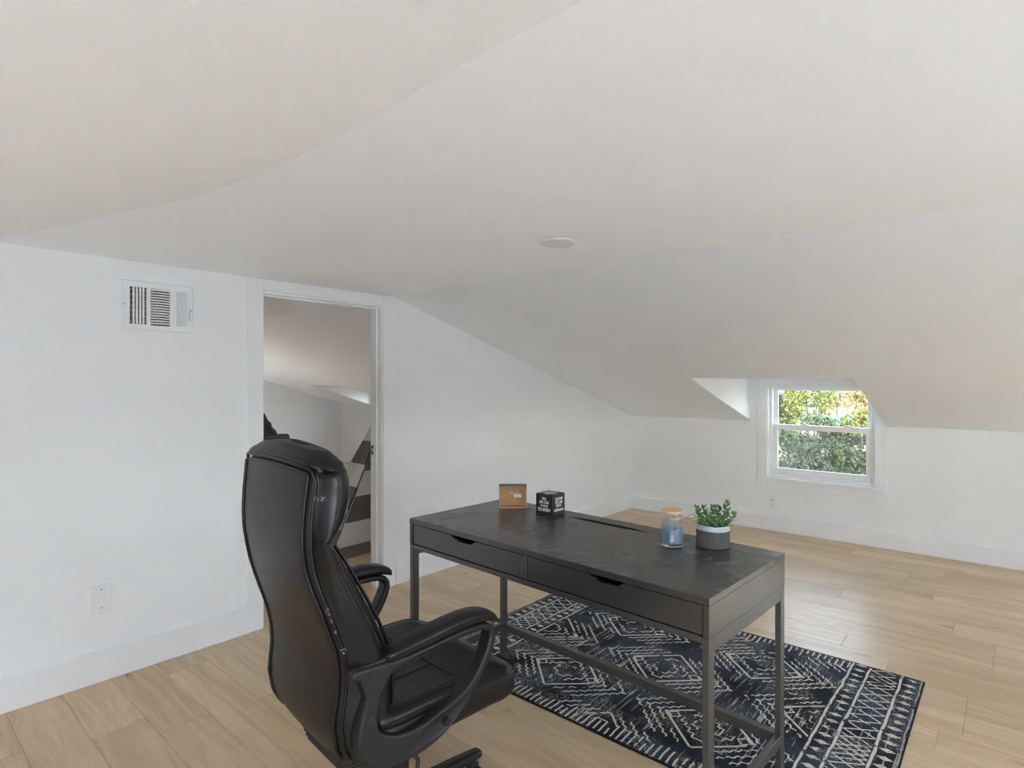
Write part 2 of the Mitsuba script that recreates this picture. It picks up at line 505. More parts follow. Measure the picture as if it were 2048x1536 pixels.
# flat casings on the wall
put('casing', box(XW - .013, XW, y1 - .004, 1.779, 0.381, DZ - .001, .0012), 'trim_paint', win)
put('casing', box(XW - .013, XW, DY0 + .001, y0 + .004, 0.381, DZ - .001, .0012), 'trim_paint', win)
put('casing', box(XW - .013, XW, y0 + .0045, y1 - .0045, z1 + .006, DZ - .001, .0012), 'trim_paint', win)
put('apron', box(XW - .013, XW, y0 + .0045, y1 - .0045, 0.381, z0 - .012, .0012), 'trim_paint', win)
put('sill', rbox(XW - .045, XW + .06, y0 - .028, y1 + .034, z0 - .0115, z0 + .008, .004), 'trim_paint', win, smooth=30)
# drywall-return liner and the vinyl frame
for a in ((XW - .001, XW + .06, y0, y0 + .012, z0 + .008, z1), (XW - .001, XW + .06, y1 - .012, y1, z0 + .008, z1), (XW - .001, XW + .06, y0, y1, z1 - .012, z1)):
    put('liner', box(*a, .001), 'trim_paint', win)
fo = sg.box(y0 + .002, z0 + .006, y1 - .002, z1 - .002)
fi = sg.box(y0 + .036, z0 + .034, y1 - .036, z1 - .034)
put('frame', extrude(fo.difference(fi), 'x', XW + .030, XW + .125, .003, 1), 'vinyl', win)
zm = 0.925
us = sg.box(y0 + .034, zm - .004, y1 - .034, z1 - .032)
ug = sg.box(y0 + .070, zm + .034, y1 - .070, z1 - .052)
k = put('upper_sash', extrude(us.difference(ug), 'x', XW + .088, XW + .118, .004, 2), 'vinyl', win)
put('pane', tm([[XW + .104, ug.bounds[0] - .004, ug.bounds[1] - .004], [XW + .104, ug.bounds[2] + .004, ug.bounds[1] - .004], [XW + .104, ug.bounds[2] + .004, ug.bounds[3] + .004], [XW + .104, ug.bounds[0] - .004, ug.bounds[3] + .004]], [[0, 1, 2, 3]]), 'pane_glass', k)
ls = sg.box(y0 + .034, z0 + .034, y1 - .034, zm + .034)
lg = sg.box(y0 + .076, z0 + .088, y1 - .076, zm - .012)
k = put('lower_sash', extrude(ls.difference(lg), 'x', XW + .050, XW + .084, .004, 2), 'vinyl', win)
put('pane', tm([[XW + .067, lg.bounds[0] - .004, lg.bounds[1] - .004], [XW + .067, lg.bounds[2] + .004, lg.bounds[1] - .004], [XW + .067, lg.bounds[2] + .004, lg.bounds[3] + .004], [XW + .067, lg.bounds[0] - .004, lg.bounds[3] + .004]], [[0, 1, 2, 3]]), 'pane_glass', k)
# fine insect screen outside the lower sash: single wires
sw_ = []
for y in np.arange(y0 + .04, y1 - .04, .00165):
    sw_.append(box(XW + .0985, XW + .0988, y, y + .00042, z0 + .04, zm + .01))
for z in np.arange(z0 + .04, zm + .01, .00165):
    sw_.append(box(XW + .0984, XW + .0985, y0 + .036, y1 - .036, z, z + .00042))
mat('screen_wire', base_color=rgb(0.05, 0.05, 0.052), roughness=0.6)
put('insect_screen', cat(*sw_), 'screen_wire', win, kind='stuff', label='dark insect screen')
for yy in (1.40, 1.06):
    put('sash_lock', cat(rbox(XW + .054, XW + .080, yy - .035, yy + .035, zm + .034, zm + .041, .003), rbox(XW + .058, XW + .072, yy - .012, yy + .03, zm + .041, zm + .049, .003)), 'vinyl', win, smooth=30)


def plain_window(key, axis, at, a0, a1, z0, z1, depth):
    """simple window outside the frame: a framed pane"""
    w = struct(key)
    fr = sg.box(a0, z0, a1, z1).difference(sg.box(a0 + .05, z0 + .05, a1 - .05, z1 - .05))
    put('frame', extrude(fr, axis, at, at + depth, .004, 1), 'vinyl', w)
    q = [(a0 + .04, z0 + .04), (a1 - .04, z0 + .04), (a1 - .04, z1 - .04), (a0 + .04, z1 - .04)]
    put('pane', tm([AX[axis](a, b, at + depth / 2) for a, b in q], [[0, 1, 2, 3]]), 'pane_glass', w)


plain_window('window_2', 'y', YR - .11, G2[0], G2[1], G2[2], G2[3], .08)
plain_window('window_3', 'x', XW + .05, W2[0], W2[1], W2[2], W2[3], .08)
plain_window('window_4', 'x', XW + .05, W3[0], W3[1], W3[2], W3[3], .08)

# ------------------------------------------------------------------ small things on the walls and ceiling
# supply register: face plate with three louvre fields
t = thing('air_vent', 'white metal air register with three louvre fields high on the wall left of the doorway', 'air vent')
vx0, vx1, vz0, vz1 = 0.822, 1.124, 1.583, 1.813
ax0, ax1, az0, az1 = .853, .920, 1.612, 1.783
bx0, bx1 = .938, 1.020
cx0, cx1 = 1.040, 1.094
fp = sg.box(vx0, vz0, vx1, vz1).difference(unary_union([sg.box(ax0, az0, ax1, az1), sg.box(bx0, az0 - .002, bx1, az1), sg.box(cx0, az0 + .004, cx1, az1 - .004), sg.box(1.1065, 1.645, 1.1105, 1.705)]))
put('face_plate', extrude(fp, 'y', YW - .012, YW - .002, .003, 1), 'plate_white', t)
mat('duct_liner', base_color=rgb(0.30, 0.30, 0.30), roughness=0.5, metallic=0.6)
dw = sg.box(.8465, 1.6065, 1.1015, 1.7895)
put('duct', cat(extrude(dw.difference(dw.buffer(-.004, join_style=2)), 'y', YW - .001, YW + .109), extrude(dw, 'y', YW + .105, YW + .109)), 'duct_liner', t, label='metal duct behind the louvres')
for k in range(4):
    x = ax0 + (ax1 - ax0) * (k + 1) / 5 + .001
    put('louver', box(x - .0035, x + .0035, YW - .011, YW - .0035, az0 - .001, az1 + .001), 'plate_white', t)
for k in range(7):
    z = az0 + (az1 - az0) * (k + .55) / 7
    put('cross_bar', box(ax0 - .001, ax1 + .001, YW - .006, YW - .0035, z - .0012, z + .0012), 'plate_white', t)
for k in range(14):
    z = az0 + (az1 - az0) * (k + .5) / 14
    a = np.linspace(-1, 1, 7)
    pts = np.stack([(bx0 + bx1) / 2 + a * (bx1 - bx0 + .004) / 2, np.full(7, YW - .0075), z + .002 - .0015 * a * a], 1)
    put('louver', tube(pts, .0012, 6, up=[0, .45, 1], ry=.0044), 'plate_white', t)
for k in range(6):
    x = cx0 + (cx1 - cx0) * (k + .5) / 6
    put('louver', hull([[x + dx_, y_, z_] for z_ in (az0 + .003, az1 - .003) for dx_, y_ in ((-.006, YW - .004), (-.0045, YW - .003), (.0035, YW - .0115), (.002, YW - .0115))]), 'plate_white', t)
put('lever', box(1.1070, 1.1100, YW - .020, YW - .010, 1.655, 1.668, .001), 'plate_white', t)
for x in (.832, 1.115):
    put('screw', cyl((x, YW - .0135, 1.70 if x < 1 else 1.692), .0032, .002, 'y', 12), 'screw_metal', t)


def blank_plate(label, x0, x1, z0, z1, y=YW):
    t = thing('wall_plate', label, 'wall plate')
    put('plate', rbox(x0, x1, y - .0065, y + .001, z0, z1, .003), 'plate_white', t, smooth=30)
    for z in (z1 - (z1 - z0) * .17, z0 + (z1 - z0) * .17):
        put('screw', lathe([(0, 0), (.0036, 0), (.0032, .0014), (0, .002)], 12), 'screw_metal', t, to=mat4(np.array([[1, 0, 0], [0, 0, -1], [0, 1, 0]]), [(x0 + x1) / 2, y - .0062, z]))


blank_plate('blank white wall plate with two screws low on the left wall above the baseboard', .704, .782, .306, .432)
blank_plate('blank white wall plate with two screws at switch height right of the doorway', 2.376, 2.450, 1.166, 1.288)
t = thing('power_outlet', 'white duplex power outlet below the dormer window', 'outlet')
op = sg.box(1.621, .194, 1.693, .310)
sock = [sg.box(1.640, .262, 1.674, .290), sg.box(1.640, .214, 1.674, .242)]
put('plate', extrude(op.difference(unary_union(sock)), 'x', XW - .006, XW + .001, .002, 1), 'plate_white', t)
for b in sock:
    a_, b_, c_, d_ = b.bounds
    put('socket', extrude(b.buffer(-.0006).difference(unary_union([sg.box(a_ + .009, b_ + .010, a_ + .0115, b_ + .021), sg.box(c_ - .0115, b_ + .010, c_ - .009, b_ + .021)])), 'x', XW - .0052, XW + .001), 'plate_white', t)
put('slots', box(XW - .0035, XW - .001, 1.642, 1.672, .216, .288), 'dark_void', t)
# round blank cover on the ceiling, hanging a little loose on one side
t = thing('ceiling_cover', 'round white cover plate on the flat ceiling', 'cover plate')
m = lathe([(0, -.010), (.062, -.010), (.067, -.007), (.068, 0), (0, 0)], 64)
tilt = np.array([[1, 0, 0], [0, 1, 0], [0, 0, 1.0]])
ang = math.radians(1.6)
ax_ = np.array([fwd[0], fwd[1], 0])
Rt = trimesh.transformations.rotation_matrix(ang, np.cross([0, 0, 1], ax_))[:3, :3]
put('disc', moved(m, Rt, (1.861, 1.375, ZC - .0035)), 'disc_white', t, smooth=30)
put('box_ring', lathe([(.054, 0), (.062, 0), (.062, -.006), (.054, -.006), (.054, 0)], 48, (1.861, 1.375, ZC)), 'dark_void', t)
for s in (-1, 1):
    put('screw', cyl((1.861 + .030 * s, 1.375 - .034 * s, ZC - .0150 - .0006 * s), .0028, .003, n=12), 'screw_metal', t)

# ------------------------------------------------------------------ rug
RX, RY, RL, RW, RZ = 1.87, 0.30, 1.90, 1.275, 0.0065


def tri(x):
    return dr.abs(x - dr.floor(x) - 0.5) * 2.0                # 1 at whole numbers, 0 between


def rug_color(p, n, uv):
    a = p.x - RX + 0.006 * (fbm(p.y * 4, p.x * 3, 1.0, 2) - 0.5)   # across
    b = p.y - RY + 0.006 * (fbm(p.y * 3, p.x * 4, 9.0, 2) - 0.5)   # along
    wig = 0.008 * (fbm(a * 16, b * 16, 3.0, 2) - 0.5)
    be = dr.minimum(b, RL - b)                                # distance from the nearer short end
    ae = dr.minimum(a, RW - a)
    line = lambda d, w: smoothstep(w, w * 0.5, dr.abs(d))
    # end borders: lozenges, line, lattice, line, lozenges, line
    ink = line(be - 0.012 + wig, 0.004) * 0.5
    for q in (0.084, 0.206, 0.277):
        ink = dr.maximum(ink, line(be - q + wig, 0.0065))
    for q in (0.048, 0.2415):
        f = a / 0.0585 + (0.3 if q < 0.1 else 0.0)
        fx = dr.abs(f - dr.floor(f) - 0.5) * 0.0585
        loz = fx / 0.0150 + dr.abs(be - q) / (0.029 if q < 0.1 else 0.027)
        solid = smoothstep(1.05, 0.9, loz) * (0.62 + 0.38 * smoothstep(0.3, 0.55, fbm(a * 160, b * 160, 2.0, 2)))
        ink = dr.maximum(ink, solid)
    lat = (be - 0.092) / 0.106
    inlat = dr.select((lat > 0) & (lat < 1), 1.0, 0.0)
    for sh, w_, gap in ((0.0, 0.0046, 0.0), (0.5, 0.0046, 0.0), (0.25, 0.0040, 0.5), (0.75, 0.0040, 0.6)):
        u = a / 0.130 + sh
        ok = dr.select(cell_rand(dr.floor(u), 5, sh * 9) > gap, 1.0, 0.0)
        ink = dr.maximum(ink, inlat * ok * line((tri(u) - lat) * 0.0555, w_))
    # main field: staggered lozenge medallions with stepped outlines
    field = dr.select(be > 0.288, 1.0, 0.0)
    fa = (a - 0.310) / 0.325
    col = dr.floor(fa + 0.5)
    da = (fa - col) * 0.325
    odd = col - 2.0 * dr.floor(col / 2.0)
    fb = (b - 0.594 - 0.336 * odd) / 0.672
    rowi = dr.floor(fb + 0.5)
    db = (fb - rowi) * 0.672
    aa, bb = dr.abs(da), dr.abs(db)
    med = aa / 0.163 + bb / 0.175
    keep = lambda k, t: smoothstep(t, t + 0.06, fbm(a * 21 + k, b * 21, k, 2))   # worn gaps in a line
    f1 = line((med - 1.0) * 0.119, 0.0064) * keep(1.0, 0.18)
    f1 = dr.maximum(f1, line(aa + dr.abs(bb - 0.137) - 0.024, 0.0060) * dr.select(med < 1.02, 1.0, 0.0))
    q = 0.025
    for r_, k_ in ((0.052, 3.0), (0.098, 5.0)):                # stepped rings inside
        ua = dr.floor(aa / q) * q
        edge_a = dr.abs(bb - (r_ - ua)) < 0.0036               # treads
        ub = dr.floor((r_ + q - bb) / q) * q
        edge_b = (dr.abs(aa - ub) < 0.0036)
        stair = dr.select((edge_a & (aa < r_ + 0.004)) | (edge_b & (bb < r_ + 0.004)), 1.0, 0.0)
        f1 = dr.maximum(f1, stair * keep(k_, 0.36) * 0.9)
    out = dr.select(med > 1.10, 1.0, 0.0)
    zz_ = 0.0145 * tri((aa - bb) / 0.047)
    for r_, k_ in ((0.215, 7.0), (0.262, 8.0), (0.309, 9.0)):  # zigzag outlines round the medallions
        f1 = dr.maximum(f1, out * line(aa + bb + zz_ - r_, 0.0072) * keep(k_, 0.26))
    ink = dr.maximum(ink, field * f1 * dr.select(ae > 0.080, 1.0, 0.0))
    # ticks along both long edges
    tk = (b + 0.004 * noise(a * 40, b * 8)) / 0.0255
    tickl = 0.040 + 0.050 * cell_rand(dr.floor(tk), 4, dr.select(a < RW / 2, 1.0, 2.0))
    tick = line((tk - dr.floor(tk) - 0.5) * 0.0255, 0.0052) * dr.select((ae > 0.010) & (ae < 0.012 + tickl), 1.0, 0.0)
    ink = dr.maximum(ink, field * tick)
    # worn print: broken lines, streaks across the width, specks
    wear = fbm(a * 30, b * 30, 4.0, 3)
    ink = ink * smoothstep(0.22, 0.36, wear)
    st1 = fbm(a * 12.0, b * 230.0, 6.0, 2)
    zone = fbm(a * 5.0, b * 5.0, 11.0, 2)
    streak = smoothstep(0.66, 0.74, st1) * smoothstep(0.46, 0.64, zone)
    speck = smoothstep(0.70, 0.78, noise(a * 300, b * 300, 2.0)) * smoothstep(0.48, 0.66, fbm(a * 7.0, b * 7.0, 21.0, 2))
    ink = dr.maximum(ink, dr.maximum(streak * 0.6, speck * 0.6))
    base = mix((0.012, 0.013, 0.018), (0.030, 0.034, 0.056), smoothstep(0.35, 0.75, fbm(a * 6, b * 6, 15.0, 3)))
    base = base * (0.75 + 0.5 * noise(a * 260, b * 260, 5.0))
    c = mix(base, (0.55, 0.53, 0.48), ink)
    return dr.select(dr.minimum(ae, be) < 0.006, mi.Color3f(0.008, 0.008, 0.010), c)


def pile(p, n, uv):
    return noise(p.x * 420, p.y * 420, 1.0)


scene['rug_print'] = {'type': 'twosided', 'bsdf': {'type': 'bumpmap', 'arbitrary': mikit.proc(pile, 8e-4), 'scale': 0.0010, 'bsdf': {
    'type': 'principled', 'base_color': mikit.proc(rug_color), 'roughness': 0.85, 'specular': 0.15, 'sheen': 0.2}}}
t = thing('area_rug', 'black and white geometric rug lying under the desk', 'rug')
na, nb = 40, 60
A, B = np.meshgrid(np.linspace(0, RW, na), np.linspace(0, RL, nb), indexing='ij')
edge = np.minimum(np.minimum(A, RW - A), np.minimum(B, RL - B))
wob = (meshkit.fbm(np.stack([A * 2.2, B * 2.2, A * 0], -1), 2, 5) - .5)
Xr, Yr = RX + A + .008 * wob * (A < .01), RY + B
Xr = np.where(A < .01, RX + .010 * (meshkit.fbm(np.stack([B * 3, B * 0, B * 0], -1), 2, 2) - .5), Xr)
top = np.stack([Xr, Yr, RZ - .0012 * (edge < .012)], -1).reshape(-1, 3)
low = top * [1, 1, 0] + [0, 0, .0004]
idx = np.arange(na * nb).reshape(na, nb)
q = np.stack([idx[:-1, :-1], idx[1:, :-1], idx[1:, 1:], idx[:-1, 1:]], -1).reshape(-1, 4)
rim = np.r_[idx[:, 0], idx[-1, 1:], idx[-2::-1, -1], idx[0, -2:0:-1]]
N = na * nb
rq = np.stack([np.roll(rim, -1), rim, rim + N, np.roll(rim, -1) + N], 1)
put('pile', tm(np.vstack([top, low]), np.vstack([q, q[:, ::-1] + N, rq])), 'rug_print', t)

# ------------------------------------------------------------------ desk
DXO, DYO, DR = 1.5086, 0.6154, -0.0461
DW, DL, DHT = 0.58, 1.332, 0.76


def smudge(p, n, uv):
    # dry dust wiped about on the dark top: thin streaks and rings
    a = fbm(p.x * 5 + p.y * 2, p.y * 5 - p.x * 3, 2.0, 3)
    wipe = fbm(p.x * 16 - p.y * 7 + a * 3, p.y * 34 + p.x * 24, 7.0, 3)
    d = smoothstep(0.48, 0.72, wipe) * smoothstep(0.40, 0.60, a) * 0.7
    ring = mi.Float(0)
    for cx_, cy_, r_ in ((1.72, 0.99, 0.033), (1.845, 0.80, 0.048)):
        rr = dr.sqrt(dr.square(p.x - cx_) + dr.square(p.y - cy_))
        ring = dr.maximum(ring, smoothstep(0.0035, 0.001, dr.abs(rr - r_)) * smoothstep(0.42, 0.6, fbm(p.x * 40, p.y * 40, 3.0, 2)))
    spk = smoothstep(0.90, 0.95, noise(p.x * 130, p.y * 130, 4.0)) * 0.8
    return d, ring, spk


def desk_color(p, n, uv):
    d, ring, spk = smudge(p, n, uv)
    up = dr.select(n.z > 0.9, 1.0, 0.0)
    g = 0.9 + 0.2 * noise(p.x * 500, p.y * 500, p.z * 500)
    return mix(mi.Color3f(0.025, 0.025, 0.0253) * g, (0.16, 0.16, 0.165), up * dr.clip(d * 0.55 + ring * 0.6 + spk * 0.5, 0, 0.8))


def desk_rough(p, n, uv):
    d, ring, spk = smudge(p, n, uv)
    up = dr.select(n.z > 0.9, 1.0, 0.0)
    return 0.26 + 0.22 * up * dr.clip(d * 1.3 + ring, 0, 1) + 0.05 * noise(p.x * 60, p.y * 60, 2.0)


scene['desk_paint'] = {'type': 'twosided', 'bsdf': {'type': 'principled', 'base_color': mikit.proc(desk_color), 'roughness': mikit.proc(desk_rough), 'specular': 0.9}}
mat('desk_steel', base_color=rgb(0.032, 0.032, 0.0325), roughness=0.30, specular=0.9)
desk = thing('desk', 'long dark grey desk with two drawers on a steel frame, standing on the rug', 'desk')
DM = mat4(rotz(DR), [DXO, DYO, 0])


def dput(name, m, mt='desk_paint', parent=desk, **k):
    return put(name, moved(m, rotz(DR), (DXO, DYO, 0)), mt, parent, **k)


GX = 0.490                                                     # the slot for cables, parallel to the back
slot_y = np.linspace(0.47, 0.86, 40)
bulge = 0.018 * np.clip(np.sin(np.pi * np.clip((slot_y - .47) / .39, 0, 1)) * 1.6, 0, 1)
front_top = sg.Polygon([(0, 0), (GX - .0015, 0), (GX - .0015, .46)] + [(GX - .0015 - b * .35, y) for y, b in zip(slot_y, bulge)] + [(GX - .0015, .87), (GX - .0015, DL), (0, DL)])
back_top = sg.Polygon([(GX + .0015, 0), (DW, 0), (DW, DL), (GX + .0015, DL), (GX + .0015, .87)] + [(GX + .0015 + b, y) for y, b in zip(slot_y[::-1], bulge[::-1])] + [(GX + .0015, .46)])
dput('top', extrude(front_top, 'z', DHT - .021, DHT, .0012, 1))
dput('cable_flap', extrude(back_top, 'z', DHT - .021, DHT, .0012, 1))
ZB = 0.652                                                     # underside of the box
for y0_, y1_ in ((0, .018), (DL - .018, DL)):
    side = sg.box(0, ZB, DW, DHT - .021)
    dput('side_panel', extrude(side, 'y', y0_, y1_, .001, 1))
dput('divider', box(.002, GX + .05, .660, .682, ZB + .004, DHT - .0215, .0008))
dput('back_panel', box(DW - .018, DW - .001, .0185, DL - .0185, ZB, DHT - .0215, .0008))
dput('bottom_panel', box(.0235, DW - .019, .0185, DL - .0185, ZB - .0005, ZB + .0025))
for (a, b, c0, c1) in ((.0205, .6575, .262, .415), (.6845, 1.3115, .917, 1.082)):
    zt = DHT - .0235
    n0 = (a + b) / 2
    p = [(a, ZB + .003), (b, ZB + .003), (b, zt), (c1, zt), (c1 - .012, zt - .001), (c1 - .030, zt - .010), (c1 - .044, zt - .016), (c1 - .058, zt - .018), (c0 + .040, zt - .018), (c0 + .028, zt - .015), (c0 + .010, zt - .002), (c0, zt), (a, zt)]
    k = dput('drawer', extrude(sg.Polygon(p), 'x', .004, .022, .001, 1))
    inner = [(a + .012, ZB + .010), (b - .012, ZB + .010), (b - .012, zt - .030), (a + .012, zt - .030)]
    dput('tray', cat(box(.0225, GX - .03, a + .012, b - .012, ZB + .006, ZB + .011), box(.0225, GX - .03, a + .012, a + .022, ZB + .011, zt - .012), box(.0225, GX - .03, b - .022, b - .012, ZB + .011, zt - .012)), parent=k)
# steel frame
LY, LX = .019, .034
for ix, iy in ((0, 0), (0, 1), (1, 0), (1, 1)):
    xa, ya = (.001, DW - LX - .001)[ix], (.001, DL - LY - .001)[iy]
    dput('leg', box(xa, xa + LX, ya, ya + LY, RZ + .0006 if ix else 0.0006, ZB - .0005, .0012), 'desk_steel')
for iy in (0, 1):
    ya = (.001, DL - LY - .001)[iy]
    dput('end_rail', box(LX + .0015, DW - LX - .0015, ya, ya + LY, ZB - .046, ZB - .0008, .0012), 'desk_steel')
    dput('foot_rail', box(LX + .0015, DW - LX - .0015, ya, ya + LY, .118, .152, .0012), 'desk_steel')
dput('front_rail', box(.003, .022, LY + .0015, DL - LY - .0015, ZB - .019, ZB - .0008, .0012), 'desk_steel')
dput('back_rail', box(DW - .022, DW - .003, LY + .0015, DL - LY - .0015, ZB - .046, ZB - .0008, .0012), 'desk_steel')
dput('stretcher', box(DW - LX, DW - .003, LY + .0015, DL - LY - .0015, .118, .152, .0012), 'desk_steel')

# ------------------------------------------------------------------ things on the desk


def wood(p, n, uv):
    g = fbm(p.x * 14 - p.y * 14, p.z * 130, p.y * 9, 3)
    return mix((0.46, 0.235, 0.085), (0.33, 0.155, 0.055), g)


scene['box_wood'] = {'type': 'twosided', 'bsdf': {'type': 'principled', 'base_color': mikit.proc(wood), 'roughness': 0.5}}
mat('box_edge', base_color=rgb(0.36, 0.235, 0.145), roughness=0.55)
mat('box_top', base_color=rgb(0.13, 0.105, 0.08), roughness=0.6)
mat('white_print', base_color=rgb(0.72, 0.70, 0.66), roughness=0.6)
mat('sticker', base_color=rgb(0.62, 0.62, 0.61), roughness=0.4)
t = thing('box_sign', 'small wooden box sign with open back, on the far left desk corner', 'box sign')
bw, bh, bd, bt = .127, .106, .040, .007
# local: u to the right in the picture, w towards the viewer
bu = np.array([.083, -.096, 0]); bu /= np.linalg.norm(bu)
bn = np.array([-bu[1], bu[0], 0]); bn = -bn if bn @ [1, 1, 0] > 0 else bn
Rb = np.stack([bu, bn, [0, 0, 1]], 1)
bo = np.array([2.0005, 1.737, DHT + .0003])


def bput(name, m, mt, **k):
    if np.linalg.det(Rb) < 0:
        m = tm(m.vertices, m.faces[:, ::-1])
    return put(name, moved(m, Rb, bo - .0 * bn), mt, t, **k)


bput('bottom_board', box(-bw / 2, bw / 2, -bd, 0, 0, bt, .0007), 'box_edge')
bput('top_board', box(-bw / 2, bw / 2, -bd, 0, bh - bt, bh, .0007), 'box_top')
bput('side_board', box(-bw / 2, -bw / 2 + bt, -bd, 0, bt, bh - bt, .0007), 'box_edge')
bput('side_board', box(bw / 2 - bt, bw / 2, -bd, 0, bt, bh - bt, .0007), 'box_edge')
bput('panel', box(-bw / 2 + bt, bw / 2 - bt, -bd, -bd + .005, bt, bh - bt), 'box_wood')
RT = np.array([[1, 0, 0], [0, 0, -1], [0, 1, 0]])


def btext(txt, h, cx_, z, bold=False):
    m = meshkit.text_mesh(txt, h, .0006, bold)
    w = m.bounds[1][0] - m.bounds[0][0]
    v = np.asarray(m.vertices) - [m.bounds[0][0] + w / 2, 0, 0]
    v = np.stack([v[:, 0] + cx_, -bd + .0049 + v[:, 2], v[:, 1] + z], 1)
    bput('lettering', tm(v, m.faces), 'white_print', label='white lettering')


btext('THE MAKING OF', .0052, -.002, .066)
btext('fun', .0082, -.004, .056)
bput('price_sticker', box(.004, .040, -bd + .005, -bd + .0056, .044, .060), 'sticker', label='white price sticker')
bput('nail', cyl((.017, -bd + .005, .033), .0011, .006, 'y', 8), 'screw_metal')

mat('block_black', base_color=rgb(0.012, 0.012, 0.013), roughness=0.5)
t = thing('quote_block', 'black cube with white lettering standing next to the wooden box sign', 'block')
cs = .091
co = np.array([1.980, 1.494, DHT + .0003])
put('cube', moved(rbox(0, cs, 0, cs, 0, .093, .0022, 2), t=co), 'block_black', t, smooth=30)


def ctext(lines, face):
    for txt, h, z, wmax in lines:
        m = meshkit.text_mesh(txt, h, .0006, True)
        x0_, x1_ = m.bounds[0][0], m.bounds[1][0]
        sx = min(1.0, wmax / (x1_ - x0_)) if wmax > 0 else 1
        v = (np.asarray(m.vertices) - [(x0_ + x1_) / 2, 0, 0]) * [sx, 1, 1]
        if face == 'left':                                     # the face towards -x, read from there
            v = np.stack([-v[:, 2], cs / 2 - v[:, 0], z + v[:, 1]], 1)
        elif face == 'right':                                  # the face towards -y
            v = np.stack([cs / 2 + v[:, 0], -v[:, 2], z + v[:, 1]], 1)
        else:
            r = rotz(math.radians(-45))[:2, :2]
            xy = np.stack([v[:, 0], v[:, 1] + z], 1) @ r.T
            v = np.stack([cs / 2 + xy[:, 0], cs / 2 + xy[:, 1], .0929 + v[:, 2]], 1)
        put('lettering', moved(tm(v, m.faces), t=co), 'white_print', t, label='white lettering')


ctext([('YES,', .0105, .0690, .026), ('WE CAN', .0125, .0520, .050), ('change', .0085, .0405, .052), ('THE WORLD', .0130, .0205, .068)], 'left')
ctext([('TOGETHER', .0105, .0685, .056), ('WE CAN', .0130, .0520, .052), ('MAKE A', .0105, .0385, .040), ('difference', .0125, .0200, .066)], 'right')
ctext([('YES,', .012, .022, .04), ('WE CAN', .012, .005, .07), ('DO IT', .012, -.012, .06), ('TOGETHER', .010, -.027, .06)], 'top')

# glass tumbler with a bamboo lid and a glass straw
t = thing('glass_tumbler', 'can shaped glass tumbler with bamboo lid and glass straw on the desk', 'tumbler')
scene['clear_glass'] = {'type': 'dielectric', 'int_ior': 1.5, 'ext_ior': 1.0}
jc = np.array([1.916, .916, DHT + .0003])
R0 = .0385
outer = [(0, 0), (.030, 0), (.0355, .003), (R0, .010), (R0, .098), (.0375, .104), (.0345, .109), (.0332, .113), (.0332, .119)]
inner = [(.0316, .119), (.0316, .113), (.0328, .1085), (.0360, .103), (.0368, .098), (.0368, .013), (.034, .0085), (.028, .007), (0, .0065)]
put('glass', lathe(outer + inner, 64, jc), 'clear_glass', t, smooth=30)
mat('bamboo', base_color=rgb(0.60, 0.40, 0.22), roughness=0.5)
lid = lathe([(0, .1192), (.0372, .1192), (.0380, .1205), (.0380, .1265), (.0370, .1275), (.0075, .1275), (.0075, .1272), (0, .1272)], 56, jc)
put('lid', lid, 'bamboo', t, smooth=30)
sp_ = jc + np.array([.004, -.006, 0])
path = smooth_path([sp_ + [0, 0, .010], sp_ + [.0, .0, .08], sp_ + [.001, -.002, .134], sp_ + [.0065, -.0055, .155], sp_ + [.013, -.011, .178]], 24)
put('straw', tube(path, .0033, 12), 'clear_glass', t, smooth=40)
mat('blue_label', base_color=rgb(0.30, 0.40, 0.52), roughness=0.55)
# a blue paper sleeve with a torn upper edge standing in the glass
ang = np.linspace(0, 2 * math.pi, 73)[:-1]
up = .066 + .003 * np.sin(ang * 3) + .004 * (meshkit.fbm(np.stack([np.cos(ang) * 3, np.sin(ang) * 3, ang * 0], -1), 2, 4) - .5)
scene['blue_film'] = {'type': 'principledthin', 'base_color': rgb(0.42, 0.54, 0.68), 'roughness': 0.5, 'diff_trans': 1.1, 'spec_trans': 0.35}
v = np.vstack([np.stack([.0360 * np.cos(ang), .0360 * np.sin(ang), np.full(72, .014)], 1), np.stack([.0360 * np.cos(ang), .0360 * np.sin(ang), up], 1)]) + jc
i = np.arange(72); j = (i + 1) % 72
put('sleeve', tm(v, np.stack([i, j, 72 + j, 72 + i], 1)), 'blue_film', t, smooth=True, label='translucent blue film inside the lower half')
m = meshkit.text_mesh('life', .012, .0003)
vv = np.asarray(m.vertices)
aa = math.radians(207) + (vv[:, 1] - .006) / R0 * -1.0
put('lettering', tm(np.stack([(R0 + .0002 + vv[:, 2]) * np.cos(aa), (R0 + .0002 + vv[:, 2]) * np.sin(aa), .022 + vv[:, 0]], 1) + jc, m.faces[:, ::-1]), 'white_print', t, label='white lettering')

# potted plant
t = thing('potted_plant', 'green succulent in a ribbed dark grey pot with a galvanised rim', 'plant')
pc = np.array([2.010, .806, DHT + .0003])
PR, PH = .0555, .079
a = np.arange(240) * 2 * math.pi / 240
rib = .0009 * np.cos(a * 60)
rings = [np.stack([(r + (rib if w else 0)) * np.cos(a), (r + (rib if w else 0)) * np.sin(a), np.full(240, z)], 1) for r, z, w in
         ((.050, 0, 0), (PR - .002, .0008, 1), (PR, .003, 1), (PR, .060, 1), (PR - .001, .0605, 0))]
mat('pot_grey', base_color=rgb(0.075, 0.068, 0.055), roughness=0.75)


def zinc(p, n, uv):
    d, e, w = voronoi(p.x * 220 + p.y * 160, p.z * 260 + p.y * 60)
    return mix((0.34, 0.40, 0.44), (0.50, 0.55, 0.58), w)


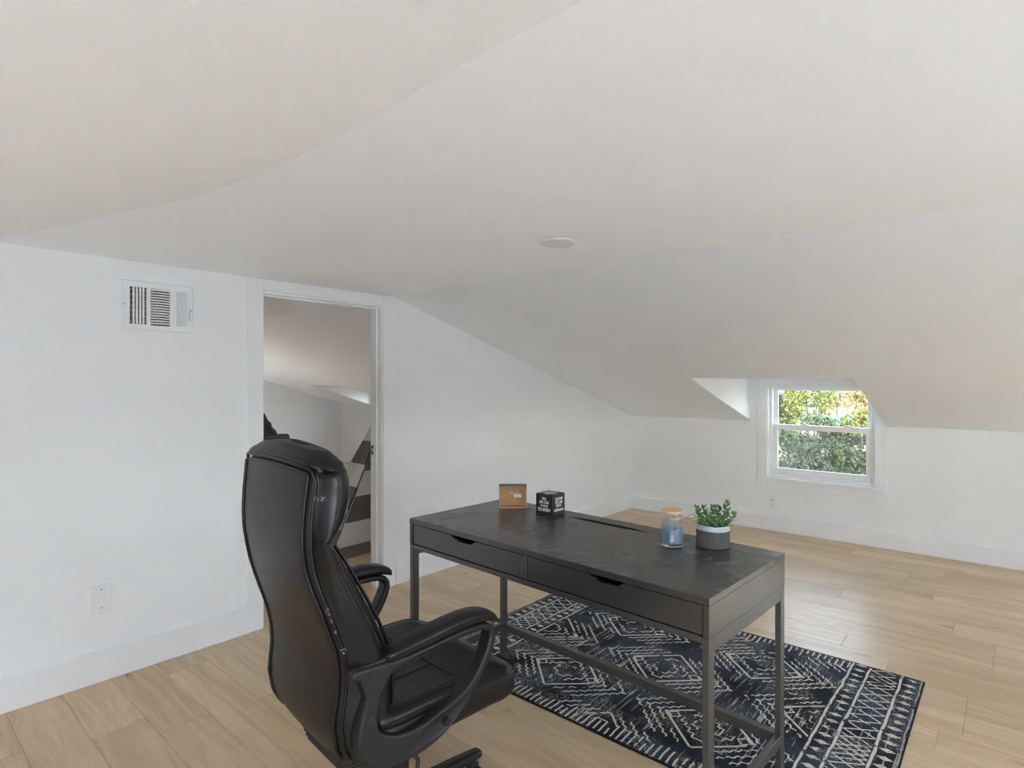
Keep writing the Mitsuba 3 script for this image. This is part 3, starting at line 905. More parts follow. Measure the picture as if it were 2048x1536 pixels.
scene['galvanised'] = {'type': 'twosided', 'bsdf': {'type': 'principled', 'base_color': mikit.proc(zinc), 'roughness': 0.42, 'metallic': 0.25}}
put('pot', moved(loft(rings), t=pc), 'pot_grey', t, smooth=50)
put('rim', lathe([(PR - .004, .0600), (PR + .0012, .0600), (PR + .0014, .0615), (PR + .0012, PH - .001), (PR, PH), (PR - .0025, PH), (PR - .0035, PH - .002), (PR - .004, .0600)], 80, pc), 'galvanised', t, smooth=40, label='galvanised metal rim')
mat('potting_soil', base_color=rgb(0.035, 0.024, 0.016), roughness=0.95)
put('soil', lathe([(0, .062), (PR - .0045, .062), (PR - .0045, .071), (.02, .073), (0, .073)], 40, pc), 'potting_soil', t)


def leaf_green(p, n, uv):
    w = noise(p.x * 90, p.y * 90, p.z * 90)
    return mix((0.055, 0.13, 0.045), (0.12, 0.25, 0.085), w)


scene['succulent_leaf'] = {'type': 'twosided', 'bsdf': {'type': 'principled', 'base_color': mikit.proc(leaf_green), 'roughness': 0.38}}
mat('grass_blade', base_color=rgb(0.20, 0.30, 0.12), roughness=0.45)


def leaf_mesh(base, d, up_, L, W):
    """a fat oval leaf from base along d"""
    d = d / np.linalg.norm(d)
    s_ = np.cross(d, up_); s_ /= np.linalg.norm(s_) + 1e-9
    n_ = np.cross(s_, d)
    rings = []
    for tt in np.linspace(0, 1, 6):
        w = W * math.sin(math.pi * (0.12 + 0.86 * tt)) ** 0.8
        c_ = base + d * L * tt + n_ * (.18 * L * (tt - tt * tt))
        aa_ = np.arange(6) * math.pi / 3
        rings.append(c_ + np.cos(aa_)[:, None] * s_ * w + np.sin(aa_)[:, None] * n_ * w * .28)
    return loft(rings)


prng = np.random.default_rng(5)
stems = [(-.030, .006, .050), (-.016, -.020, .045), (-.012, .022, .062), (.004, .0, .068), (.012, -.026, .046), (.020, .018, .060), (.028, -.010, .060), (.034, .012, .080), (.010, .034, .058), (-.034, -.018, .044), (.034, -.028, .052), (-.002, -.036, .040), (-.022, .034, .052)]
for sx_, sy_, sh in stems:
    # local axes: sx to the right in the picture, sy away from the viewer
    b0 = pc + np.array([math.sin(TH) * sx_ + math.cos(TH) * sy_, -math.cos(TH) * sx_ + math.sin(TH) * sy_, .070])
    lean = np.array([math.sin(TH) * sx_ + math.cos(TH) * sy_, -math.cos(TH) * sx_ + math.sin(TH) * sy_, 0]) * .75
    parts = []
    tip = b0 + lean + [0, 0, sh]
    ph = prng.uniform(0, 6)
    nl = int(2 + sh / .016)
    for q in range(nl):
        f_ = (q + .6) / nl
        bb = b0 + (tip - b0) * f_
        for o in (0, math.pi):
            az = ph + q * 1.35 + o + prng.uniform(-.3, .3)
            el = .15 + .75 * f_ + prng.uniform(-.2, .2)
            d = np.array([math.cos(az) * math.cos(el), math.sin(az) * math.cos(el), math.sin(el)])
            parts.append(leaf_mesh(bb, d, np.array([0, 0, 1.0]) if abs(d[2]) < .95 else np.array([1.0, 0, 0]), prng.uniform(.018, .027) * (1.15 - .35 * f_), prng.uniform(.0055, .0080)))
    k = put('sprig', cat(*parts), 'succulent_leaf', t, smooth=60)
    put('stem', tube(smooth_path([b0 - [0, 0, .004], (b0 + tip) / 2 + .002, tip], 6), .0016, 6), 'succulent_leaf', k, smooth=60)
for pts in ([(-.02, -.03, .070), (-.045, -.03, .100), (-.080, -.02, .104), (-.090, -.02, .075), (-.088, -.02, .050)], [(-.02, -.02, .070), (-.05, -.01, .090), (-.068, 0, .085), (-.072, 0, .062), (-.064, .0, .048)],
            [(.004, -.038, .072), (-.010, -.044, .086), (-.026, -.046, .104), (-.036, -.040, .116)], [(.018, -.040, .070), (.010, -.045, .096), (-.004, -.042, .118), (-.010, -.03, .124)],
            [(-.03, 0, .07), (-.06, .01, .105), (-.075, .02, .106), (-.082, .02, .096)]):
    q = [pc + np.array([math.sin(TH) * a_ + math.cos(TH) * b_, -math.cos(TH) * a_ + math.sin(TH) * b_, c_]) for a_, b_, c_ in pts]
    n_ = 18
    put('blade', tube(smooth_path(q, n_), np.linspace(.0016, .0007, n_), 6), 'grass_blade', t, smooth=60)

# ------------------------------------------------------------------ office chair (local: x forward, y to its left, origin on the floor)


def grain(p, n, uv):
    return fbm(p.x * 520, p.y * 520, p.z * 520, 2) + 3.0 * noise(p.x * 14, p.y * 14, p.z * 14)


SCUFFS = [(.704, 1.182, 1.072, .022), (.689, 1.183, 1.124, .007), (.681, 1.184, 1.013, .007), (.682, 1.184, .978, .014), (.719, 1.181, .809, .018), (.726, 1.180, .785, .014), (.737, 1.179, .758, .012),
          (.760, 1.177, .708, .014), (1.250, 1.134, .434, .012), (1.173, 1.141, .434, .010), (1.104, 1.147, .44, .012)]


def leather_color(p, n, uv):
    w = noise(p.x * 9, p.y * 9, p.z * 9)
    g = fbm(p.x * 330 + p.z * 90, p.y * 330, p.z * 300, 2)
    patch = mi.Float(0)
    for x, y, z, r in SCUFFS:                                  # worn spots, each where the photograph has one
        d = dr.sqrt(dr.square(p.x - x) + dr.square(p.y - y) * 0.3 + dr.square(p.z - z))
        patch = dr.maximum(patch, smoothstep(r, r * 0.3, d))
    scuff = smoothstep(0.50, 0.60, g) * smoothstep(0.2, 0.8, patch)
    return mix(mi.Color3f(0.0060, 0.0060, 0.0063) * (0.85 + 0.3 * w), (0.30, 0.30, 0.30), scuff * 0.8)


scene['black_leather'] = {'type': 'twosided', 'bsdf': {'type': 'bumpmap', 'arbitrary': mikit.proc(grain, 1.2e-3), 'scale': 0.00035, 'bsdf': {
    'type': 'principled', 'base_color': mikit.proc(leather_color), 'roughness': 0.36, 'specular': 0.32}}}
mat('black_plastic', base_color=rgb(0.012, 0.012, 0.0125), roughness=0.42, specular=0.34)
mat('rubber', base_color=rgb(0.010, 0.010, 0.010), roughness=0.7)

cyaw = math.radians(-5.0)
CH = mat4(rotz(cyaw), [1.08, 1.385, 0])
chair_parts = []                                              # (part name, parent part or None, mesh, material, smoothing, label)


def cp(name, m, mt='black_plastic', smooth=30, parent=None, label=None):
    chair_parts.append((name, parent, m, mt, smooth, label))
    return len(chair_parts) - 1


zr = np.array([.405, .43, .46, .52, .56, .60, .65, .70, .75, .80, .85, .90, .95, 1.0, 1.05, 1.10, 1.137, 1.153, 1.168, 1.180])
zr = np.insert(zr, 17, [1.1445]); zr = zr
xr = np.array([-.262, -.280, -.296, -.306, -.302, -.297, -.298, -.307, -.324, -.341, -.358, -.371, -.378, -.379, -.376, -.371, -.3675, -.354, -.3695, -.364, -.345])
zf = np.array([.40, .50, .60, .69, .745, .828, .908, .955, .972, .990, 1.025, 1.082, 1.135, 1.16, 1.185])
xf = np.array([-.190, -.170, -.176, -.198, -.222, -.263, -.301, -.322, -.333, -.314, -.293, -.281, -.284, -.293, -.310])
zw = np.array([.405, .43, .47, .6, .7, .8, .9, 1.0, 1.12, 1.15, 1.168, 1.182])
wr = np.array([.175, .195, .206, .213, .224, .221, .202, .203, .208, .205, .196, .170])
wf = np.array([.215, .235, .246, .25, .25, .246, .238, .240, .243, .238, .226, .190])


def back_ring(z, grow=0.0):
    X0, X1 = np.interp(z, zr, xr) - grow, np.interp(z, zf, xf) + grow
    a, b = np.interp(z, zw, wr) + grow, np.interp(z, zw, wf) + grow
    rr, rf = .016, .034
    pts = []
    tilt_ = math.atan2(b - a, X1 - X0)

    def arc(cx_, cy_, r, t0, t1, k):
        for tt in np.linspace(t0, t1, k):
            pts.append((cx_ + r * math.cos(tt), cy_ + r * math.sin(tt)))
    rf = min(rf, (X1 - X0) * .42)
    # rear face from left to right, with a gentle swell
    for y in np.linspace(a - rr, -(a - rr), 15):
        pts.append((X0 - .014 * (1 - (y / a) ** 2) ** .8, y))
    arc(X0 + rr, -a + rr, rr, math.pi * 1.05, math.pi * 1.5, 5)
    m_ = len(pts)
    for q in (.2, .4, .6, .8):                                # right side panel, slightly puffed
        x = X0 + rr + (X1 - rf - X0 - rr) * q
        pts.append((x, -(a + (b - a) * q) - .006 * math.sin(math.pi * q)))
    arc(X1 - rf, -b + rf, rf, -math.pi / 2, 0, 6)
    for y in np.linspace(-b + rf, b - rf, 13)[1:-1]:
        pts.append((X1, y))
    arc(X1 - rf, b - rf, rf, 0, math.pi / 2, 6)
    for q in (.8, .6, .4, .2):
        x = X0 + rr + (X1 - rf - X0 - rr) * q
        pts.append((x, (a + (b - a) * q) + .006 * math.sin(math.pi * q)))
    arc(X0 + rr, a - rr, rr, math.pi / 2, math.pi * .95, 5)
    p = np.array(pts)
    zz = np.full(len(p), z)
    if z > .98:                                               # the top edge is arched
        k = min(1, (z - .98) / .16)
        zz = zz - .30 * p[:, 1] ** 2 * k
    return np.column_stack([p, zz])


zs = np.r_[np.linspace(.405, .95, 26), np.linspace(.958, .99, 7), np.linspace(1.005, 1.12, 9), [1.128, 1.134, 1.139, 1.1445, 1.150, 1.156, 1.163, 1.170, 1.176, 1.182]]
rings = [back_ring(z) for z in zs]
# close the top with a soft dome and the bottom with a rounded edge
c_ = rings[-1].mean(0)
rings += [c_ + (rings[-1] - c_) * [k, k, 1] + [0, 0, dz] for k, dz in ((.93, .004), (.80, .007), (.55, .0095), (.25, .0105))]
c0_ = rings[0].mean(0)
rings = [c0_ + (rings[0] - c0_) * [k, k, 1] + [0, 0, dz] for k, dz in ((.5, -.008), (.85, -.007), (.95, -.004))] + rings
back = cp('backrest', loft(rings), 'black_leather', 40)
# piping along the seam between rear panel and sides: two welts, up one side, across the top, down the other
for off_i, grow in ((-1, .0012), (3, .0012)):
    iR, iL = 15 + off_i, -1
    pr = [back_ring(z, grow)[14 + off_i + 1] for z in np.linspace(.42, 1.118, 50)]
    pl_ = [np.array([q[0], -q[1], q[2]]) for q in pr]
    zt_ = pr[-1][2] + .018 + (.006 if off_i > 0 else -.004)
    top_ = []
    for y in np.linspace(-.188, .188, 25):
        z_ = 1.1445 + (.007 if off_i > 0 else -.006)
        x0_ = np.interp(z_, zr, xr)
        aa = np.interp(z_, zw, wr)
        top_.append([x0_ - .0145 * (1 - (y / aa) ** 2) ** .8 - .001, y, z_ - .30 * y * y])
    path = np.vstack([pr, [(pr[-1] + top_[0]) / 2 + [0.000, -.004, .006]], top_, [(pl_[-1] + top_[-1]) / 2 + [0.000, .004, .006]], pl_[::-1]])
    cp('piping', tube(smooth_path(path, 240), .0042, 7), 'black_leather', 60, back)
# seams on the side panels: across the notch and over the head bolster
for s_ in (-1, 1):
    zq = [.972 + .004 * math.sin(k) for k in np.linspace(0, 3, 7)]
    pts = []
    for k, q in enumerate(np.linspace(0.05, 1.0, 9)):
        r_ = back_ring(.974, .0006)
        i_ = int(round(19 + q * 6))
        pts.append(r_[i_] * [1, -s_ if s_ > 0 else 1, 1])
    cp('seam', tube(pts, .0016, 5), 'black_leather', 60, back)
    pts = []
    for q, z in zip(np.linspace(0, 1, 12), 1.128 + .034 * np.sin(np.linspace(0.1, 1.45, 12))):
        r_ = back_ring(z, .0008)
        pts.append(r_[int(round(19 + q * 8))] * [1, -s_ if s_ > 0 else 1, 1])
    cp('seam', tube(smooth_path(pts, 24), .0018, 5), 'black_leather', 60, back)
    # stitched line along the front edge of the side panel
    pts = [back_ring(z, .0006)[26] * [1, -s_ if s_ > 0 else 1, 1] for z in np.linspace(.69, .955, 24)]
    cp('seam', tube(pts, .0013, 5), 'black_leather', 60, back)
    pts = [back_ring(z, .0006)[27] * [1, -s_ if s_ > 0 else 1, 1] for z in np.linspace(1.0, 1.13, 16)]
    cp('seam', tube(pts, .0016, 5), 'black_leather', 60, back)


# front cushions: lumbar pad with welted edge, head pad
def pad(z0, z1, w0, w1, out, n=22, wr_=0.0):
    rs = []
    for z in np.linspace(z0, z1, n):
        u = (z - z0) / (z1 - z0)
        x = np.interp(z, zf, xf)
        w = w0 + (w1 - w0) * u
        e = math.sin(math.pi * np.clip(u, .02, .98)) ** .35
        o = out * e
        a = np.linspace(-math.pi / 2, math.pi / 2, 15)
        yy = w * np.sign(np.sin(a)) * np.abs(np.sin(a)) ** .6
        xx = x - .012 + (o + .012) * np.cos(a) ** .5 + wr_ * .003 * np.sin(z * 150 + yy * 40)
        rs.append(np.vstack([np.column_stack([xx, yy, np.full(15, z)]), np.column_stack([np.full(13, x - .014), np.linspace(w, -w, 15)[1:-1], np.full(13, z)])]))
    return loft(rs)


cu = cp('lumbar_cushion', pad(.50, .965, .205, .200, .042, 40, .25), 'black_leather', 50)
for s_ in (-1, 1):
    pts = []
    for z in np.linspace(.52, .95, 30):
        u = (z - .50) / .465
        pts.append([np.interp(z, zf, xf) + .030 * math.sin(math.pi * np.clip(u, .02, .98)) ** .35, s_ * (.198 - .004 * u), z])
    cp('piping', tube(smooth_path(pts, 60), .0045, 6), 'black_leather', 60, cu)
cp('head_cushion', pad(.985, 1.15, .205, .205, .020, 16), 'black_leather', 50)


# seat
def seat_ring(inset_, z, drop=1.0):
    x0_, x1_, w = -.235 + inset_, .283 - inset_, .258 - inset_
    q = sg.box(x0_ + .05, -w + .06, x1_ - .085, w - .06).buffer(0.001)
    pts = []
    for (cx_, cy_, rx_, ry_, t0) in ((x1_ - .095, -w + .10, .095, .10, -math.pi / 2), (x1_ - .095, w - .10, .095, .10, 0), (x0_ + .05, w - .06, .05, .06, math.pi / 2), (x0_ + .05, -w + .06, .05, .06, math.pi)):
        for tt in np.linspace(t0, t0 + math.pi / 2, 9):
            pts.append((cx_ + rx_ * math.cos(tt), cy_ + ry_ * math.sin(tt)))
        nx = None
    p = np.array(pts)
    # even out: resample the loop
    L_ = np.r_[0, np.cumsum(np.linalg.norm(np.diff(np.vstack([p, p[:1]]), axis=0), axis=1))]
    u = np.linspace(0, L_[-1], 97)[:-1]
    pp = np.column_stack([np.interp(u, L_, np.r_[p[:, k], p[0, k]]) for k in (0, 1)])
    zz = np.full(96, z)
    zz = zz - drop * .030 * np.clip((pp[:, 0] - .13) / .155, 0, 1) ** 2.2 + .010 * drop * np.clip((np.abs(pp[:, 1]) - .15) / .1, 0, 1)
    return np.column_stack([pp, zz])


lo_drop = 1.15
rs = [seat_ring(.06, .404, .8), seat_ring(.026, .405, .8), seat_ring(.012, .410, .8), seat_ring(.003, .422, .85), seat_ring(-.001, .440, .9), seat_ring(-.001, .460, .95), seat_ring(.003, .481, 1), seat_ring(.009, .493, 1), seat_ring(.018, .501, 1), seat_ring(.032, .507, 1),
      seat_ring(.055, .510, 1), seat_ring(.09, .510, 1), seat_ring(.13, .509, 1), seat_ring(.18, .509, .9), seat_ring(.23, .509, .8)]
seat = cp('seat', loft(rs), 'black_leather', 50)
for (ins, z) in ((.0075, .4935), (.0035, .484)):
    r_ = seat_ring(ins - .001, z + .001, 1)
    cp('piping', tube(smooth_path(np.vstack([r_, r_[:3]]), 300), .0028, 5), 'black_leather', 60, seat)
# seams across the seat top
for a_, b_ in (((.055, -.232), (.055, .232)), ((.055, -.085), (-.20, -.085)), ((.055, .085), (-.20, .085))):
    pts = np.linspace(a_, b_, 12)
    zz = .5098 + .010 * np.clip((np.abs(pts[:, 1]) - .15) / .1, 0, 1) - .0035 * np.clip((np.abs(pts[:, 1]) - .20) / .03, 0, 2)
    cp('seam', tube(np.column_stack([pts, zz]), .0020, 5), 'black_leather', 60, seat)
# quilted side rolls at the rear half of the seat
for s_ in (-1, 1):
    k_ = None
    pts = smooth_path([[-.215, s_ * .215, .505], [-.18, s_ * .236, .508], [-.08, s_ * .240, .510], [.0, s_ * .238, .508], [.05, s_ * .222, .498]], 40)
    rad = np.clip(np.sin(np.linspace(.12, math.pi - .12, 40)) * 2.2, .25, 1)
    rl = cp('side_roll', tube(pts, .026 * rad, 20, up=[0, 0, 1], ry=.024 * rad), 'black_leather', 50, seat)
    for th_ in (10, 38, 66, 95):
        ct, st_ = math.cos(math.radians(th_)), math.sin(math.radians(th_))
        w_ = pts[2:-2] + np.column_stack([0 * rad[2:-2], s_ * .0262 * rad[2:-2] * ct, .0242 * rad[2:-2] * st_])
        cp('piping', tube(w_, .0017, 5), 'black_leather', 60, rl)
cp('seat_pan', rbox(-.20, .19, -.21, .21, .392, .424, .012), 'black_plastic')


# arms: a closed loop of moulded plastic with a padded top
def chain(pts, dens=14):
    p = smooth_path([q[:2] for q in pts], len(pts) * dens)
    r = np.interp(np.linspace(0, len(pts) - 1, len(p)), np.arange(len(pts)), [q[2] for q in pts])
    g = []
    for k in range(len(p) - 1):
        g.append(unary_union([sg.Point(p[k]).buffer(r[k], 8), sg.Point(p[k + 1]).buffer(r[k + 1], 8)]).convex_hull)
    return unary_union(g)


loop = [(-.300, .672, .013), (-.24, .664, .016), (-.16, .664, .0125), (-.08, .671, .0100), (0, .678, .0095), (.060, .677, .0095), (.098, .667, .0100), (.113, .645, .0110), (.106, .615, .0120), (.086, .578, .0125), (.058, .542, .0130), (.028, .516, .0170), (-.005, .496, .023),
        (-.050, .474, .031), (-.105, .457, .034), (-.165, .452, .036), (-.220, .462, .040), (-.262, .497, .034), (-.268, .55, .0225), (-.256, .60, .0205), (-.248, .650, .0215)]
arm2d = chain(loop)
arm2d = unary_union([arm2d, sg.Polygon([(-.272, .615), (-.235, .615), (-.205, .655), (-.285, .655)]).buffer(.004)]).buffer(.006).buffer(-.006).simplify(.0004)
arm_first = len(chair_parts)
for s_ in (-1, 1):
    y0_, y1_ = (-.293, -.247) if s_ < 0 else (.247, .293)
    k = cp('armrest', extrude(arm2d, 'y', y0_, y1_, .008, 3), 'black_plastic', 40)
    cp('mount', rbox(-.312, -.215, min(s_ * .284, s_ * .222), max(s_ * .284, s_ * .222), .652, .6865, .006), 'black_plastic', 30, k)
    yc = s_ * .268
    ctl = [(-.222, .6765, .006, .010), (-.214, .682, .022, .014), (-.19, .6865, .030, .0175), (-.12, .694, .033, .0195), (-.04, .702, .034, .0205), (.03, .705, .034, .0205), (.08, .700, .034, .019), (.112, .690, .032, .017), (.128, .681, .024, .0125), (.134, .676, .008, .006)]
    P_ = smooth_path([(a, 0, b) for a, b, _, _ in ctl], 40)
    tq = np.linspace(0, len(ctl) - 1, 40)
    w_ = np.interp(tq, np.arange(len(ctl)), [q[2] for q in ctl]); h_ = np.interp(tq, np.arange(len(ctl)), [q[3] for q in ctl])
    an = np.arange(20) * 2 * math.pi / 20
    sx = np.sign(np.cos(an)) * np.abs(np.cos(an)) ** .7
    sz = np.sign(np.sin(an)) * np.abs(np.sin(an)) ** .7
    rs = [np.column_stack([np.full(20, P_[q][0]), yc + sx * w_[q], P_[q][2] + sz * h_[q] * np.where(sz < 0, .75, 1)]) for q in range(40)]
    pd = cp('arm_pad', loft(rs), 'black_leather', 50, k)
    for dz in (.0035, -.0045):
        pts = [np.array([P_[q][0], yc - s_ * 0 + s_ * w_[q] * (1.0 if dz > 0 else .985), P_[q][2] + dz * h_[q] / .0205]) for q in range(3, 38)]
        cp('piping', tube(pts, .0018, 5), 'black_leather', 60, pd)
    yo = s_ * .2932
    for (x, z) in ((-.045, .467), (-.152, .452), (-.258, .664)):
        cp('screw_cap', cyl((x, yo - (.0016 if s_ < 0 else .0014), z), .0105, .003, 'y', 24, .001), 'black_plastic', 30, k)
    cp('bolt_hole', cat(moved(lathe([(.0125, 0), (.0130, .0015), (.0105, .0015), (.0095, 0), (.0125, 0)], 24), np.array([[1, 0, 0], [0, 0, -1], [0, 1, 0]]), (-.263, yo, .556)), cyl((-.263, yo - (.0004 if s_ < 0 else .0006), .556), .0095, .001, 'y', 20)), 'rubber', 30, k)
    # channel along the inner foot of the loop
    cp('foot_flange', rbox(-.225, -.145, min(s_ * .286, s_ * .256), max(s_ * .286, s_ * .256), .474, .488, .005), 'black_plastic', 30, k)
    cp('bracket', rbox(-.15, -.03, min(s_ * .255, s_ * .15), max(s_ * .255, s_ * .15), .408, .424, .005), 'black_plastic', 30, k)

# towards the rear the arms close in on the back
for q in range(arm_first, len(chair_parts)):
    nm_, pa_, m_, mt_, sm_, lb_ = chair_parts[q]
    v = np.array(m_.vertices)
    kk = np.clip((-.06 - v[:, 0]) / .22, 0, 1.15)
    v = v + np.column_stack([.018 * kk, -np.sign(v[:, 1]) * .036 * kk, -.020 * kk])
    chair_parts[q] = (nm_, pa_, tm(v, m_.faces), mt_, sm_, lb_)
# under the back: ribbed cover over the spine
for k in range(8):
    cp('bellow_rib', rbox(-.252 + .004 * k, -.10, -.165 + .004 * k, .165 - .004 * k, .396 - .0125 * k, .4065 - .0125 * k, .004), 'rubber', 30)
cp('spine', rbox(-.235, -.06, -.045, .045, .335, .405, .012), 'black_plastic')
cp('tilt_mechanism', rbox(-.13, .10, -.075, .075, .335, .394, .014), 'black_plastic')
cp('lever', tube(smooth_path([[-.02, -.07, .372], [-.06, -.16, .384], [-.108, -.205, .388], [-.084, -.214, .352], [-.092, -.216, .318], [-.112, -.217, .290]], 40), .0055, 10), 'black_metal', 50)
cp('gas_lift', lathe([(0, .10), (.027, .10), (.027, .22), (.025, .222), (.025, .225), (.014, .226), (.014, .340), (0, .340)], 32), 'black_plastic')
hub = cp('base_hub', lathe([(0, .082), (.040, .082), (.047, .09), (.047, .118), (.040, .128), (0, .128)], 36), 'black_plastic')
for k in range(5):
    az = math.radians(2 + 72 * k)
    R_ = rotz(az)
    sec = [(.035, .027, .086, .124), (.12, .025, .084, .120), (.22, .022, .080, .112), (.29, .020, .076, .104), (.318, .017, .076, .100), (.326, .010, .078, .094)]
    rs = []
    for (x, w, a, b) in sec:
        an = np.arange(20) * 2 * math.pi / 20
        rs.append(np.column_stack([np.full(20, x), w * np.sign(np.cos(an)) * np.abs(np.cos(an)) ** .55, (a + b) / 2 + (b - a) / 2 * np.sign(np.sin(an)) * np.abs(np.sin(an)) ** .55]))
    lg_ = cp('base_leg', moved(loft(rs), R_), 'black_plastic', 40)
    wheel = [cyl((.298, y_, .0265), .026, .018, 'y', 28, .003) for y_ in (-.024, .006)]
    hood = cat(rbox(.285, .318, -.0055, .0055, .018, .060, .004), cyl((.298, 0, .052), .007, .030, 'z', 14))
    cp('caster', moved(cat(*wheel, hood), R_), 'rubber', 30, lg_)


def chair(label, M4):
    t = thing('office_chair', label, 'chair')
    keys = []
    for name, parent, m, mt, sm, lab in chair_parts:
        own = t if parent is None else keys[parent]
        k = num(own + '__' + name)
        keys.append(k)
        if (id(m), mt) not in ply_cache:
            ply_cache[id(m), mt] = mikit.ply(m, mt, smooth=sm)
        scene[k] = {**ply_cache[id(m), mt], 'to_world': T(M4)}
    return t


ply_cache = {}
chair('black leather executive chair with padded arms, turned to the desk drawers', CH)

# a black armchair in the next room, facing the doorway; only a shoulder of its back and one arm show
t = thing('armchair', 'black armchair in the next room, mostly hidden behind the door jamb', 'armchair')
ACM = np.stack([[math.sin(TH), -math.cos(TH), 0], [math.cos(TH), math.sin(TH), 0], [0, 0, 1.0]], 1)
ACO = np.array([3.43, 7.49, 0])
mat('black_fabric', base_color=rgb(0.012, 0.012, 0.013), roughness=0.8, sheen=0.3)


def aput(name, m, mt='black_fabric', smooth=30):
    return put(name, moved(m, ACM, ACO), mt, t, smooth=smooth)


bk = sg.Polygon([(-.25, .28), (.25, .28), (.255, .62), (.235, .68), (.175, .745), (.160, .80), (.125, .825), (.07, .93), (-.07, .93), (-.16, .80), (-.25, .62)]).buffer(-.02).buffer(.02, 4)
aput('backrest', extrude(bk, 'y', .12, .27, .03, 3), smooth=40)
aput('seat', rbox(-.255, .255, -.36, .13, .20, .43, .04), smooth=40)
for s_ in (-1, 1):
    aput('arm', rbox(min(s_ * .25, s_ * .425), max(s_ * .25, s_ * .425), -.38, .25, .16, .655, .045), smooth=40)
    for y_ in (-.30, .18):
        aput('foot', lathe([(0, 0.0005), (.018, 0.0005), (.024, .17), (0, .17)], 14, (s_ * .34, y_, 0)), 'black_metal')

# ------------------------------------------------------------------ play tent in the next room
P0 = np.array([2.40, 3.909, 0.0])
AP = np.array([3.343, 4.286, 1.40])
P1 = np.array([2.40, 4.31, 0.0])
P2 = np.array([4.20, 3.95, 0.0])
P3 = np.array([4.20, 4.60, 0.0])
TA = [(.653, .832), (.327, .483), (-1, .185)]
TB = [(.607, .80), (.231, .417), (-1, .06)]


def stripes(edges):
    def fn(p, n, uv):
        k = mi.Float(0)
        z = p.z + 0.006 * (noise(p.x * 9, p.y * 9, 2.0) - 0.5)
        for lo, hi in edges:
            k = dr.maximum(k, dr.select((z > lo) & (z < hi), 1.0, 0.0))
        w = 0.92 + 0.16 * noise(p.x * 400, p.y * 400, p.z * 400)
        return mix((0.56, 0.55, 0.53), (0.115, 0.105, 0.10), k) * w
    return fn


for key, e in (('tent_cloth_side', TA), ('tent_cloth_front', TB)):
    scene[key] = {'type': 'twosided', 'bsdf': {'type': 'principled', 'base_color': mikit.proc(stripes(e)), 'roughness': 0.85, 'specular': 0.2}}
mat('tent_pole', base_color=rgb(0.60, 0.56, 0.50), roughness=0.6)
t = thing('play_tent', 'grey and white striped play tent standing behind the doorway', 'tent')
for q in (P0, P1, P2, P3):
    d = AP - q
    put('pole', tube([q + [.02, .02 if q[1] < 4.1 else -.02, .0005], q + d * 1.07 + [.01, 0, 0]], .008, 10), 'tent_pole', t, smooth=60)


def panel(a, b, mt, name, sag, out):
    n_ = 26
    rs = []
    for u in np.linspace(0.015, .97, n_):
        l, r = a + (AP - a) * u, b + (AP - b) * u
        w = np.linspace(0, 1, 20)[:, None]
        pt = l + (r - l) * w
        pt = pt + out * (sag * np.sin(math.pi * w) * (1 - u) * np.sin(math.pi * min(1, u * 1.3 + .1)) + .006 * (meshkit.noise(np.column_stack([w * 7, w * 0 + u * 5, w * 0]))[:, None] - .5))
        rs.append(pt)
    P_ = np.array(rs)
    i_ = np.arange(n_ * 20).reshape(n_, 20)
    q = np.stack([i_[:-1, :-1], i_[:-1, 1:], i_[1:, 1:], i_[1:, :-1]], -1).reshape(-1, 4)
    v = P_.reshape(-1, 3)
    return put(name, cat(tm(v + out * .0125, q), tm(v + out * .011, q[:, ::-1])), mt, t, smooth=60)


panel(P0, P1, 'tent_cloth_side', 'side_cloth', -.02, np.array([-.92, 0, .39]))
panel(P0, P2, 'tent_cloth_front', 'front_cloth', -.015, np.array([0, -.95, .25]))
panel(P1, P3, 'tent_cloth_front', 'front_cloth', -.02, np.array([0, .95, .25]))
# crumpled hem lying on the floor along the front
xs_ = np.linspace(P0[0] - .03, P2[0] - .4, 40)
rs = []
for q, (dy, z) in enumerate(((.012, .062), (-.012, .048), (-.026, .030), (-.040, .018), (-.058, .012), (-.072, .006), (-.070, .002))):
    wv = meshkit.fbm(np.column_stack([xs_ * 9, xs_ * 0 + q * .7, xs_ * 0]), 2, 8) - .5
    rs.append(np.column_stack([xs_, P0[1] - .012 + dy + .03 * wv * (q > 0), np.maximum(z + .02 * wv * (0 < q < 6), .002)]))
P_ = np.array(rs)
i_ = np.arange(7 * 40).reshape(7, 40)
q = np.stack([i_[:-1, :-1], i_[1:, :-1], i_[1:, 1:], i_[:-1, 1:]], -1).reshape(-1, 4)
mat('tent_hem', base_color=rgb(0.13, 0.115, 0.11), roughness=0.85)
put('hem', cat(tm(P_.reshape(-1, 3), q), tm(P_.reshape(-1, 3) - [0, -.001, .0012], q[:, ::-1])), 'tent_hem', t, smooth=60, label='dark crumpled hem')

# ------------------------------------------------------------------ outside the dormer window: a garden falling away, trees, a bare slope


def hill_color(p, n, uv):
    a = fbm(p.x * 0.35, p.y * 0.35, 1.0, 4)
    b = fbm(p.x * 2.2, p.y * 2.2, 5.0, 3)
    c = mix((0.30, 0.235, 0.165), (0.20, 0.145, 0.092), smoothstep(0.4, 0.7, b))
    return mix(c, (0.05, 0.055, 0.018), smoothstep(0.56, 0.68, a) * 0.8)


scene['hill_soil'] = {'type': 'twosided', 'bsdf': {'type': 'principled', 'base_color': mikit.proc(hill_color), 'roughness': 0.95, 'specular': 0.1}}
hx = np.r_[np.linspace(5.8, 30, 20), np.linspace(32, 90, 26)]
hy = np.linspace(-35, 60, 70)
gx, gy = np.meshgrid(hx, hy, indexing='ij')


